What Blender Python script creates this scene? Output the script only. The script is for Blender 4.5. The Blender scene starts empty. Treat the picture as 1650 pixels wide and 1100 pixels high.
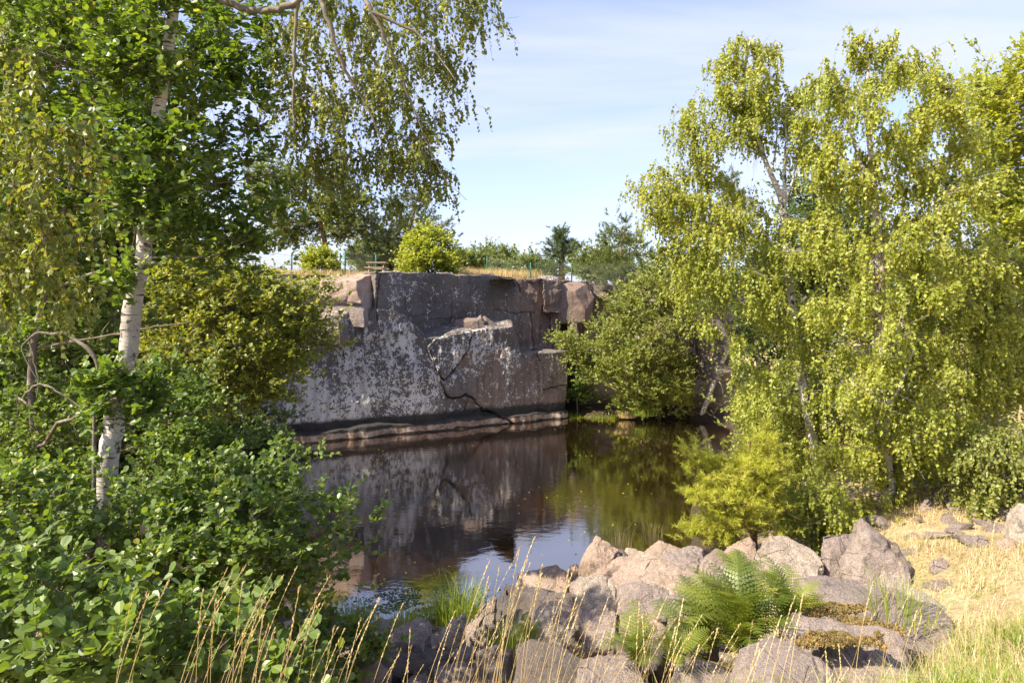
import bpy, bmesh, math, random
import numpy as np
from mathutils import Vector, Matrix, noise as mnoise

random.seed(7); rng = np.random.default_rng(7)
C = bpy.context.scene
COL = C.collection
# ------------------------------------------------------------------ camera, sky, sun, exposure
F, CX, HY, EYE = 1100.0, 825.0, 490.0, 5.0        # focal length and horizon in photograph pixels, eye height above the water
cam_d = bpy.data.cameras.new("camera"); cam = bpy.data.objects.new("camera", cam_d); COL.objects.link(cam)
cam_d.sensor_width = 36; cam_d.lens = 24; cam_d.shift_y = -60/1650
cam_d.clip_start = 0.05; cam_d.clip_end = 2000
cam.location = (0, 0, EYE); cam.rotation_euler = (math.pi/2, 0, 0)
C.camera = cam
SUN_AZ, SUN_EL = 27.5, 44.0                        # degrees: behind the camera's left shoulder, and up
sd = Vector((-math.cos(math.radians(SUN_AZ))*math.cos(math.radians(SUN_EL)), -math.sin(math.radians(SUN_AZ))*math.cos(math.radians(SUN_EL)), math.sin(math.radians(SUN_EL))))
sun_d = bpy.data.lights.new("sun", 'SUN'); sun = bpy.data.objects.new("sun", sun_d); COL.objects.link(sun)
sun_d.energy = 5.0; sun_d.angle = math.radians(0.5); sun_d.color = (1.0, 0.89, 0.70)
sun.rotation_euler = sd.to_track_quat('Z', 'Y').to_euler()
world = bpy.data.worlds.new("World"); C.world = world; world.use_nodes = True
wn = world.node_tree; wn.nodes.clear()
def wnode(t, **k):
    n = wn.nodes.new(t)
    for a, b in k.items(): setattr(n, a, b)
    return n
wo = wnode('ShaderNodeOutputWorld'); bg = wnode('ShaderNodeBackground'); bg.inputs['Strength'].default_value = 0.115
sky = wnode('ShaderNodeTexSky', sky_type='NISHITA'); sky.sun_disc = False
sky.sun_elevation = math.radians(SUN_EL); sky.sun_rotation = math.atan2(sd.x, sd.y)
sky.air_density = 1.0; sky.dust_density = 1.2; sky.ozone_density = 3.0
geo = wnode('ShaderNodeNewGeometry'); 
tc = wnode('ShaderNodeTexCoord')
sep = wnode('ShaderNodeSeparateXYZ'); wn.links.new(tc.outputs['Generated'], sep.inputs[0])
# flat cloud layer: direction divided by its height
mz = wnode('ShaderNodeMath', operation='MAXIMUM'); wn.links.new(sep.outputs['Z'], mz.inputs[0]); mz.inputs[1].default_value = 0.0
ma = wnode('ShaderNodeMath', operation='ADD'); wn.links.new(mz.outputs[0], ma.inputs[0]); ma.inputs[1].default_value = 0.18
dx = wnode('ShaderNodeMath', operation='DIVIDE'); wn.links.new(sep.outputs['X'], dx.inputs[0]); wn.links.new(ma.outputs[0], dx.inputs[1])
dy = wnode('ShaderNodeMath', operation='DIVIDE'); wn.links.new(sep.outputs['Y'], dy.inputs[0]); wn.links.new(ma.outputs[0], dy.inputs[1])
cmb = wnode('ShaderNodeCombineXYZ'); wn.links.new(dx.outputs[0], cmb.inputs[0]); wn.links.new(dy.outputs[0], cmb.inputs[1])
mp = wnode('ShaderNodeMapping'); mp.inputs['Rotation'].default_value = (0, 0, 0.35); mp.inputs['Scale'].default_value = (0.55, 1.5, 1); mp.inputs['Location'].default_value = (3.1, 1.7, 0)
wn.links.new(cmb.outputs[0], mp.inputs[0])
nz = wnode('ShaderNodeTexNoise'); nz.inputs['Scale'].default_value = 1.1; nz.inputs['Detail'].default_value = 7; nz.inputs['Roughness'].default_value = 0.52; nz.inputs['Distortion'].default_value = 0.5
wn.links.new(mp.outputs[0], nz.inputs['Vector'])
cr = wnode('ShaderNodeMapRange', interpolation_type='SMOOTHSTEP'); cr.inputs['From Min'].default_value = 0.38; cr.inputs['From Max'].default_value = 0.72; cr.inputs['To Max'].default_value = 0.65
wn.links.new(nz.outputs['Fac'], cr.inputs['Value'])
# thin milky veil that thickens towards the horizon
hz = wnode('ShaderNodeMapRange'); hz.inputs['From Min'].default_value = 0.0; hz.inputs['From Max'].default_value = 0.75; hz.inputs['To Min'].default_value = 0.38; hz.inputs['To Max'].default_value = 0.05
wn.links.new(sep.outputs['Z'], hz.inputs['Value'])
mx = wnode('ShaderNodeMath', operation='ADD', use_clamp=True); wn.links.new(cr.outputs[0], mx.inputs[0]); wn.links.new(hz.outputs[0], mx.inputs[1])
cm = wnode('ShaderNodeMix', data_type='RGBA'); wn.links.new(mx.outputs[0], cm.inputs['Factor'])
tn = wnode('ShaderNodeMix', data_type='RGBA', blend_type='MULTIPLY'); tn.inputs['Factor'].default_value = 1; wn.links.new(sky.outputs[0], tn.inputs['A']); tn.inputs['B'].default_value = (1.03, .93, 1.08, 1)
wn.links.new(tn.outputs['Result'], cm.inputs['A']); cm.inputs['B'].default_value = (3.15, 3.3, 4.05, 1)
wn.links.new(cm.outputs['Result'], bg.inputs['Color']); wn.links.new(bg.outputs[0], wo.inputs[0])
C.view_settings.view_transform = 'Standard'; C.view_settings.look = 'None'
C.view_settings.exposure = 1.38; C.view_settings.gamma = 1.0; C.view_settings.use_curve_mapping = False
C.cycles.max_bounces = 8; C.cycles.diffuse_bounces = 4; C.cycles.transmission_bounces = 4; C.cycles.glossy_bounces = 3

# ------------------------------------------------------------------ helpers
def P(px, py, Y):
    return Vector(((px-CX)/F*Y, Y, EYE-(py-HY)/F*Y))
def tag(o, label=None, cat=None, group=None, kind=None):
    for k, v in (('label', label), ('category', cat), ('group', group), ('kind', kind)):
        if v: o[k] = v
    return o
def empty(name, loc, label=None, cat=None, group=None):
    o = bpy.data.objects.new(name, None); COL.objects.link(o); o.location = loc; o.empty_display_size = 0.1
    return tag(o, label, cat, group)
def mesh_np(name, V, Fc, mat, smooth=False, attrs=None):
    V = np.asarray(V, dtype=np.float32); Fc = np.asarray(Fc, dtype=np.int32)
    me = bpy.data.meshes.new(name); k = Fc.shape[1]
    me.vertices.add(len(V)); me.vertices.foreach_set('co', V.ravel())
    me.loops.add(Fc.size); me.loops.foreach_set('vertex_index', Fc.ravel())
    me.polygons.add(len(Fc)); me.polygons.foreach_set('loop_start', np.arange(0, Fc.size, k, dtype=np.int32))
    me.polygons.foreach_set('loop_total', np.full(len(Fc), k, dtype=np.int32))
    me.polygons.foreach_set('use_smooth', np.full(len(Fc), smooth, dtype=bool))
    if attrs:
        for n, a in attrs.items():
            at = me.attributes.new(n, 'FLOAT', 'POINT'); at.data.foreach_set('value', np.asarray(a, dtype=np.float32))
    me.update(calc_edges=True)
    if mat: me.materials.append(mat)
    return me
def obj(name, me, parent=None, loc=None):
    o = bpy.data.objects.new(name, me); COL.objects.link(o)
    if loc is not None: o.location = loc
    if parent is not None:
        o.parent = parent
    return o
def _hash(ix, iy, iz, seed):
    h = (ix*374761393 + iy*668265263 + iz*1274126177 + seed*974711) & 0xffffffff
    h = ((h ^ (h >> 13))*1274126177) & 0xffffffff
    h = h ^ (h >> 16)
    return (h & 0xffff)/65535.0
def vnoise(p, seed=0):
    p = np.asarray(p, dtype=np.float64); i = np.floor(p).astype(np.int64); f = p-i; f = f*f*(3-2*f)
    r = 0
    for a in (0, 1):
        for b in (0, 1):
            for c in (0, 1):
                w = (f[:, 0] if a else 1-f[:, 0])*(f[:, 1] if b else 1-f[:, 1])*(f[:, 2] if c else 1-f[:, 2])
                r = r + w*_hash(i[:, 0]+a, i[:, 1]+b, i[:, 2]+c, seed)
    return r*2-1
def fbm(p, octv=4, seed=0, gain=0.5):
    r = 0; a = 1.0; p = np.asarray(p, dtype=np.float64)
    for k in range(octv):
        r = r + a*vnoise(p*(2.03**k)+17.3*k, seed+k); a *= gain
    return r
def sstep(a, b, x):
    t = np.clip((x-a)/(b-a), 0, 1); return t*t*(3-2*t)
def inpoly(x, y, poly):
    x = np.asarray(x, float); y = np.asarray(y, float); r = np.zeros(x.shape, bool); n = len(poly)
    for i in range(n):
        x0, y0 = poly[i]; x1, y1 = poly[(i+1) % n]
        if y0 == y1: continue
        c = ((y0 > y) != (y1 > y)) & (x < (x1-x0)*(y-y0)/(y1-y0)+x0)
        r ^= c
    return r
def dline(x, y, pl):
    d = np.full(np.shape(x), 1e9)
    for (x0, y0), (x1, y1) in zip(pl[:-1], pl[1:]):
        L = (x1-x0)**2+(y1-y0)**2; t = np.clip(((x-x0)*(x1-x0)+(y-y0)*(y1-y0))/L, 0, 1)
        d = np.minimum(d, np.hypot(x-x0-t*(x1-x0), y-y0-t*(y1-y0)))
    return d
def unit(v):
    return v/np.maximum(np.linalg.norm(v, axis=-1, keepdims=True), 1e-9)

# ------------------------------------------------------------------ materials
class M:
    def __init__(s, name):
        s.m = bpy.data.materials.new(name); s.m.use_nodes = True; s.t = s.m.node_tree; s.t.nodes.clear()
        s.out = s.n('ShaderNodeOutputMaterial')
    def n(s, t, **k):
        nd = s.t.nodes.new(t)
        for a, b in k.items(): setattr(nd, a, b)
        return nd
    def l(s, a, b): s.t.links.new(a, b)
    def pos(s):
        if not hasattr(s, '_p'): s._p = s.n('ShaderNodeNewGeometry').outputs['Position']
        return s._p
    def noise(s, scale, detail=4, rough=0.55, vec=None, vscale=None, dist=0):
        v = vec or s.pos()
        if vscale:
            m = s.n('ShaderNodeMapping'); m.inputs['Scale'].default_value = vscale; s.l(v, m.inputs[0]); v = m.outputs[0]
        t = s.n('ShaderNodeTexNoise'); t.inputs['Scale'].default_value = scale; t.inputs['Detail'].default_value = detail
        t.inputs['Roughness'].default_value = rough; t.inputs['Distortion'].default_value = dist; s.l(v, t.inputs['Vector']); return t.outputs['Fac']
    def voro(s, scale, feature='F1', vscale=None, out='Distance'):
        v = s.pos()
        if vscale:
            m = s.n('ShaderNodeMapping'); m.inputs['Scale'].default_value = vscale; s.l(v, m.inputs[0]); v = m.outputs[0]
        t = s.n('ShaderNodeTexVoronoi', feature=feature); t.inputs['Scale'].default_value = scale; s.l(v, t.inputs['Vector']); return t.outputs[out]
    def rng(s, v, a, b, c=0.0, d=1.0, smooth=True):
        t = s.n('ShaderNodeMapRange'); 
        if smooth: t.interpolation_type = 'SMOOTHSTEP'
        for k, q in (('From Min', a), ('From Max', b), ('To Min', c), ('To Max', d)): t.inputs[k].default_value = q
        s.l(v, t.inputs['Value']); return t.outputs[0]
    def math(s, op, a, b, clamp=False):
        t = s.n('ShaderNodeMath', operation=op, use_clamp=clamp)
        for k, q in enumerate((a, b)):
            if isinstance(q, (int, float)): t.inputs[k].default_value = q
            else: s.l(q, t.inputs[k])
        return t.outputs[0]
    def mix(s, f, a, b, blend='MIX'):
        t = s.n('ShaderNodeMix', data_type='RGBA', blend_type=blend)
        for k, q in (('Factor', f), ('A', a), ('B', b)):
            if isinstance(q, (int, float)): t.inputs[k].default_value = q
            elif isinstance(q, tuple): t.inputs[k].default_value = (*q, 1) if len(q) == 3 else q
            else: s.l(q, t.inputs[k])
        return t.outputs['Result']
    def attr(s, name):
        t = s.n('ShaderNodeAttribute'); t.attribute_name = name; return t.outputs['Fac']
    def ramp(s, v, stops):
        t = s.n('ShaderNodeValToRGB'); e = t.color_ramp.elements
        while len(e) < len(stops): e.new(0.5)
        for q, (p_, c_) in zip(e, stops): q.position = p_; q.color = (*c_, 1)
        s.l(v, t.inputs[0]); return t.outputs[0]
    def bump(s, h, strength=0.5, dist=0.02, normal=None):
        t = s.n('ShaderNodeBump'); t.inputs['Strength'].default_value = strength; t.inputs['Distance'].default_value = dist
        s.l(h, t.inputs['Height'])
        if normal: s.l(normal, t.inputs['Normal'])
        return t.outputs[0]
    def surf(s, col, rough=0.8, normal=None, spec=0.3, metallic=0.0):
        b = s.n('ShaderNodeBsdfPrincipled')
        if isinstance(col, tuple): b.inputs['Base Color'].default_value = (*col, 1)
        else: s.l(col, b.inputs['Base Color'])
        if isinstance(rough, (int, float)): b.inputs['Roughness'].default_value = rough
        else: s.l(rough, b.inputs['Roughness'])
        b.inputs['Specular IOR Level'].default_value = spec; b.inputs['Metallic'].default_value = metallic
        if normal: s.l(normal, b.inputs['Normal'])
        s.l(b.outputs[0], s.out.inputs[0]); return b
def leaf_mat(name, c0, c1, c2, trans=0.42, tboost=1.5, rough=0.42, spec=0.5):
    m = M(name); r = m.attr('rnd')
    col = m.ramp(r, [(0.0, c0), (0.55, c1), (0.94, c2), (1.0, (min(c2[0]*1.6, .6), c2[1]*1.05, c2[2]))])
    g = m.n('ShaderNodeNewGeometry')
    col = m.mix(m.math('MULTIPLY', g.outputs['Backfacing'], 0.35), col, (c1[0]*1.3+.02, c1[1]*1.25+.02, c1[2]*1.6+.02))
    b = m.n('ShaderNodeBsdfPrincipled'); m.l(col, b.inputs['Base Color']); b.inputs['Roughness'].default_value = rough; b.inputs['Specular IOR Level'].default_value = spec
    t = m.n('ShaderNodeBsdfTranslucent')
    tc_ = m.mix(1.0, col, (1.25*tboost, 1.15*tboost, 0.45*tboost), 'MULTIPLY'); m.l(tc_, t.inputs[0])
    x = m.n('ShaderNodeMixShader'); x.inputs[0].default_value = trans; m.l(b.outputs[0], x.inputs[1]); m.l(t.outputs[0], x.inputs[2]); m.l(x.outputs[0], m.out.inputs[0])
    return m.m
LM = dict(
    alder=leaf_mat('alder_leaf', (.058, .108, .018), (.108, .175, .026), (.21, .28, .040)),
    alder_dark=leaf_mat('shaded_alder_leaf', (.045, .080, .018), (.08, .125, .024), (.14, .18, .03)),  # shaded copy of the alder leaf: thicket shade put into its colour
    birch=leaf_mat('birch_leaf', (.142, .190, .021), (.265, .308, .035), (.46, .455, .08), trans=.48),
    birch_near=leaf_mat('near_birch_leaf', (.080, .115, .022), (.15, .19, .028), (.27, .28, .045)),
    willow=leaf_mat('willow_leaf', (.11, .15, .028), (.19, .225, .035), (.30, .31, .055)),
    yellow=leaf_mat('yellow_leaf', (.17, .22, .02), (.26, .31, .03), (.38, .39, .05)),
    olive=leaf_mat('olive_leaf', (.07, .10, .03), (.11, .15, .04), (.17, .20, .06)),
    pine=leaf_mat('pine_needle', (.045, .075, .03), (.07, .11, .035), (.12, .16, .05), trans=.2, rough=.5),
    pine_lit=leaf_mat('lit_young_pine_needle', (.26, .30, .03), (.38, .41, .045), (.48, .48, .06), trans=.35, rough=.5),  # brightened needles: the sun on the young pine is put into the colour
    fern=leaf_mat('fern_frond', (.075, .115, .016), (.13, .175, .022), (.24, .26, .03)),
    grass=leaf_mat('green_grass', (.10, .16, .02), (.19, .26, .03), (.32, .36, .06)),
    straw=leaf_mat('dry_grass', (.34, .25, .11), (.50, .40, .21), (.66, .57, .35), trans=.3, tboost=1.0, spec=.2),
    moss=leaf_mat('moss', (.11, .085, .035), (.20, .15, .055), (.33, .24, .09), trans=.1, tboost=1.0, rough=.9, spec=.1),
)
def bark_birch():
    m = M('birch_bark')
    n1 = m.noise(1.0, 5, .6, vscale=(6, 6, 34)); n2 = m.noise(1.0, 4, .6, vscale=(9, 9, 7)); n3 = m.noise(2.2, 3, .5)
    col = m.mix(m.rng(n3, .4, .7), (.56, .52, .46), (.34, .31, .27))
    col = m.mix(m.rng(n1, .565, .64), col, (.07, .055, .05))
    col = m.mix(m.rng(n2, .575, .65), col, (.05, .045, .04)); n4 = m.noise(1.0, 5, .7, vscale=(30, 30, 90)); col = m.mix(m.rng(n4, .58, .68, 0, .6), col, (.25, .2, .17))
    m.surf(col, .75, m.bump(m.math('ADD', n1, n2), .6, .02)); return m.m
def bark_brown(name='branch_bark', a=(.13, .10, .08), b=(.28, .25, .20)):
    m = M(name); n1 = m.noise(14, 5, .7); n2 = m.noise(5, 4, .6)
    col = m.mix(m.rng(n2, .5, .66), a, b)
    col = m.mix(m.rng(n1, .6, .75), col, (.33, .34, .25))
    m.surf(col, .9, m.bump(n1, .7, .02)); return m.m
BARK_B, BARK_A, BARK_P = bark_birch(), bark_brown(), bark_brown('pine_bark', (.16, .09, .05), (.25, .17, .11))
BARK_T = bark_brown('birch_twig_bark', (.10, .06, .05), (.17, .12, .10))
BARK_DEAD = bark_brown('dead_lichen_bark', (.14, .12, .09), (.30, .28, .21))
def rock_mat(name, base, base2, lich=(.46, .45, .42), ldens=.58, dark=.6):
    m = M(name)
    a = m.noise(1.3, 5, .6); b = m.noise(70, 3, .7); c = m.noise(9, 7, .78); fr = m.noise(2.6, 3, .5); v = m.voro(38)
    col = m.mix(m.rng(a, .35, .65), base, base2)
    col = m.mix(m.rng(b, .35, .7), m.mix(.5, col, (.03, .03, .03)), col)
    col = m.mix(m.math('MULTIPLY', m.math('MULTIPLY', m.rng(c, ldens-.02, ldens+.10), m.rng(fr, .4, .6)), .7), col, lich)
    col = m.mix(m.math('MULTIPLY', m.rng(m.noise(4, 6, .7), .56, .66), dark), col, (.06, .055, .05))
    wv = m.n('ShaderNodeMix', data_type='VECTOR'); wv.inputs[0].default_value = .12; m.l(m.pos(), wv.inputs[4]); tn_ = m.n('ShaderNodeTexNoise'); tn_.inputs['Scale'].default_value = 2.5; m.l(m.pos(), tn_.inputs[0]); m.l(tn_.outputs['Color'], wv.inputs[5])
    ve = m.n('ShaderNodeTexVoronoi', feature='DISTANCE_TO_EDGE'); ve.inputs['Scale'].default_value = 3.2; m.l(wv.outputs[1], ve.inputs['Vector'])
    ck = m.math('MULTIPLY', m.rng(ve.outputs['Distance'], 0.0, .012, 1, 0), m.rng(m.noise(1.7, 3, .5), .50, .62))
    col = m.mix(m.math('MULTIPLY', ck, .55), col, (.045, .035, .03))
    col = m.mix(m.math('MULTIPLY', m.rng(m.noise(2.1, 5, .7), .52, .68), .55), col, (.17, .12, .07))
    h = m.math('SUBTRACT', m.math('ADD', m.math('MULTIPLY', c, 1.5), m.math('MULTIPLY', b, .35)), m.math('MULTIPLY', ck, .8))
    m.surf(col, .88, m.bump(h, 1.0, .05)); return m.m
ROCK_PINK = rock_mat('pink_granite', (.50, .355, .27), (.62, .47, .37))
ROCK_GREY = rock_mat('grey_granite', (.33, .27, .245), (.47, .375, .325), ldens=.57)
ROCK_PALE = rock_mat('pale_granite', (.50, .41, .33), (.62, .52, .42))
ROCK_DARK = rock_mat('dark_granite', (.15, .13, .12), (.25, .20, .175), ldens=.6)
def cliff_mat():
    m = M('quarry_granite')
    big = m.noise(.5, 4, .55); fine = m.noise(55, 3, .7); mid = m.noise(3.2, 6, .68); streak = m.noise(1.0, 5, .6, vscale=(3.2, 3.2, .35))
    base = m.mix(m.rng(big, .35, .65), (.125, .115, .112), (.19, .165, .15))
    base = m.mix(m.math('MULTIPLY', m.attr('brown'), m.rng(streak, .3, .65, .35, 1)), base, (.33, .225, .17))
    base = m.mix(m.math('MULTIPLY', m.rng(streak, .53, .68), .55), base, (.055, .05, .05))
    base = m.mix(m.rng(fine, .4, .72), m.mix(.45, base, (.02, .02, .02)), base)
    # white crustose lichen: speckles whose density follows where it has settled
    sp = m.math('ADD', m.math('MULTIPLY', m.noise(15, 4, .65), .55), m.math('MULTIPLY', m.noise(5, 4, .6), .45)); sp2 = m.noise(1.1, 4, .62, vscale=(1, 1, .55))
    L = m.attr('lichen')
    thr = m.math('SUBTRACT', m.math('ADD', m.math('ADD', sp, m.math('MULTIPLY', sp2, .45)), m.math('MULTIPLY', L, .17)), .862)
    lm = m.math('MULTIPLY', m.rng(thr, 0.0, .06), m.rng(m.noise(1.0, 4, .6, vscale=(4, 4, .5)), .3, .6, .5, .95))
    col = m.mix(lm, base, (.58, .56, .53))
    z = m.n('ShaderNodeSeparateXYZ'); m.l(m.pos(), z.inputs[0])
    zz = m.math('ADD', z.outputs['Z'], m.math('MULTIPLY', m.noise(1.4, 4, .6), .25))
    col = m.mix(m.rng(zz, .75, .92, 1, 0), col, (.035, .032, .03))      # wet tide mark
    col = m.mix(m.rng(zz, .36, .42, 1, 0), col, m.mix(m.rng(mid, .4, .6), (.17, .105, .075), (.30, .24, .20)))
    col = m.mix(m.rng(zz, .17, .22, 1, 0), col, (.04, .03, .025))
    m.surf(col, .85, m.bump(m.math('ADD', mid, m.math('MULTIPLY', fine, .25)), .8, .06)); return m.m
def ground_mat():
    m = M('ground_soil')
    a = m.noise(.9, 6, .65); b = m.noise(22, 5, .7); c = m.noise(3.2, 5, .65)
    col = m.mix(m.rng(a, .4, .6), (.38, .29, .155), (.48, .385, .225))
    col = m.mix(m.math('MULTIPLY', m.rng(c, .52, .64), .6), col, (.26, .22, .08))
    col = m.mix(m.math('MULTIPLY', m.rng(b, .46, .66), .75), col, (.20, .14, .08))
    z = m.n('ShaderNodeSeparateXYZ'); m.l(m.pos(), z.inputs[0])
    col = m.mix(m.rng(z.outputs['Z'], .3, 1.2, 1, 0), col, (.05, .035, .022))
    m.surf(col, .95, m.bump(m.math('ADD', b, c), .9, .05)); return m.m
def water_mat():
    m = M('tannin_water')
    n1 = m.noise(3.0, 3, .5, vscale=(1, 1.6, 1), dist=.3); n2 = m.noise(14, 3, .55, vscale=(1, 1.5, 1)); calm = m.rng(m.noise(.16, 2, .5), .42, .62, .25, 1)
    h = m.math('MULTIPLY', m.math('ADD', n1, m.math('MULTIPLY', n2, .22)), calm)
    nrm = m.bump(h, .3, .016)
    d = m.n('ShaderNodeBsdfDiffuse'); d.inputs[0].default_value = (.016, .008, .003, 1); m.l(nrm, d.inputs['Normal'])
    g = m.n('ShaderNodeBsdfGlossy'); g.inputs['Roughness'].default_value = .02; g.inputs[0].default_value = (.93, .9, .88, 1); m.l(nrm, g.inputs['Normal'])
    fr = m.n('ShaderNodeFresnel'); fr.inputs['IOR'].default_value = 1.75; m.l(nrm, fr.inputs['Normal'])
    f = m.math('ADD', m.math('MULTIPLY', fr.outputs[0], 1.55), .16, clamp=True)
    x = m.n('ShaderNodeMixShader'); m.l(f, x.inputs[0]); m.l(d.outputs[0], x.inputs[1]); m.l(g.outputs[0], x.inputs[2]); m.l(x.outputs[0], m.out.inputs[0]); return m.m
def plain(name, col, rough=.6, n=8, var=.25, metallic=0.):
    m = M(name); c = m.mix(m.math('MULTIPLY', m.noise(n, 4, .6), var*2), col, tuple(x*.45 for x in col)); m.surf(c, rough, metallic=metallic); return m.m
POST = plain('green_painted_metal', (.02, .12, .08), .5); WIRE = plain('galvanised_wire', (.25, .30, .27), .5, metallic=.5)
WOOD = plain('weathered_wood', (.42, .34, .25), .85)

# ------------------------------------------------------------------ terrain
CP = np.array([(0,0,3.4),(-3,0,3.5),(3,0,3.45),(8,0,3.6),(-8,0,3.6),(0,3,2.95),(2,3,3.1),(-2,3,2.9),(4,4,2.95),(1,5,2.0),(0,5.5,1.75),(-1.5,6,1.35),(2.6,5,2.2),
 (2.6,6.5,1.75),(4.5,6.5,2.2),(4.9,8,2.2),(6,8,2.25),(8,8,2.5),(1.2,7.5,1.3),(2.5,8.3,1.5),(-1,8,.75),(-2.5,8,.8),(-4,7,1.7),(-6,7,2.2),(-10,8,3),(-3.5,5,2.1),(-4,3,2.7),
 (-3.6,11.1,0),(-2.2,10.6,0),(-1.3,10.8,0),(.5,10.8,0),(2,10.8,0),(3.4,12.5,0),(6.2,20,0),(8.9,28,0),(5,30.6,0),(3.2,30.4,0),(-6,13,0),(-9,17,0),(-12,20,0),
 (-1,14,-1),(1,20,-1.5),(4,27,-1.2),(-5,19,-1.2),(-8,22,-1),(4,9.6,1.3),(5,11,1.5),(7,12,1.9),(8,18,1.8),(12,18,2.6),(15,10,3.3),(12,28,2.6),(20,25,4),(30,10,5),(11,13,2.3),
 (-15,12,3.3),(-30,5,4.5),(-16,18,2.5),(-30,15,5),(0,-15,4),(30,-15,4.5),(-30,-15,4.5),(-7.9,24.4,-1),(2.3,30.2,-1),(-3,27,-1.3),(-20,17.5,1),
 (200,50,8),(-200,50,8),(0,-100,6),(5,33,1.5),(9,33,2)], float)
def _phi(r2): return -np.sqrt(r2+.3)
_d = ((CP[:, None, :2]-CP[None, :, :2])**2).sum(-1)
_W = np.linalg.solve(np.block([[_phi(_d), np.ones((len(CP), 1))], [np.ones((1, len(CP))), np.zeros((1, 1))]]), np.append(CP[:, 2], 0))
def gz(x, y):
    x = np.atleast_1d(np.asarray(x, float)); y = np.atleast_1d(np.asarray(y, float)); sh = x.shape; x = x.ravel(); y = y.ravel()
    z = np.empty(len(x))
    for i in range(0, len(x), 20000):
        q = slice(i, i+20000); d2 = (x[q, None]-CP[None, :, 0])**2+(y[q, None]-CP[None, :, 1])**2
        z[q] = _phi(d2) @ _W[:-1] + _W[-1]
    p = np.stack([x, y, x*0], 1)
    z += .10*fbm(p*.8, 3, 3)*np.clip((z+.2)*1.5, 0, 1) + .03*fbm(p*4, 2, 5)
    yl = np.interp(x, [-200, -40, -20, -7.9, 2.0, 2.5, 10, 20, 40, 200], [-20, 8, 17.5, 24.4, 30.0, 35., 36, 37, 40, 60])
    wd = np.where(x > 2.3, 4.5, .6); off = np.where(x > 2.3, .8, np.interp(x, [-7.9, -6, 0, 2.3], [2.2, 2.2, 4.6, 5.2]))
    m = sstep(0, 1, (y-yl-off)/wd)
    hi = 6.12 + .10*fbm(p*.35, 3, 9) - .012*np.clip(x+2, 0, 14) + .9*sstep(60, 200, y)*(1+fbm(p*.02, 2, 4))
    z = z*(1-m)+hi*m
    return z.reshape(sh)
def g1(x, y): return float(gz(x, y)[0])
def build_ground():
    def axis(a, b, st, lo, hi):
        mid = np.arange(a, b, st); o1 = [b]; s = st
        while o1[-1] < hi: s *= 1.18; o1.append(o1[-1]+s)
        o0 = [a]; s = st
        while o0[-1] > lo: s *= 1.18; o0.append(o0[-1]-s)
        return np.concatenate([np.array(o0[1:])[::-1], mid, np.array(o1)])
    xs = axis(-12, 14, .14, -400, 400); ys = axis(-1, 36, .16, -120, 700)
    X, Y = np.meshgrid(xs, ys); Z = gz(X.ravel(), Y.ravel())
    V = np.stack([X.ravel(), Y.ravel(), Z], 1); nx = len(xs); ny = len(ys)
    i = (np.arange(ny-1)[:, None]*nx+np.arange(nx-1)[None]).ravel()
    tag(obj('ground', mesh_np('ground', V, np.stack([i, i+1, i+nx+1, i+nx], 1), ground_mat(), True)), kind='structure')
build_ground()
def build_water():
    me = mesh_np('water', [(-30, 8, 0), (14, 8, 0), (14, 33.5, 0), (-30, 33.5, 0)], [(0, 1, 2, 3)], water_mat())
    tag(obj('water', me), kind='structure')
build_water()

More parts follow.
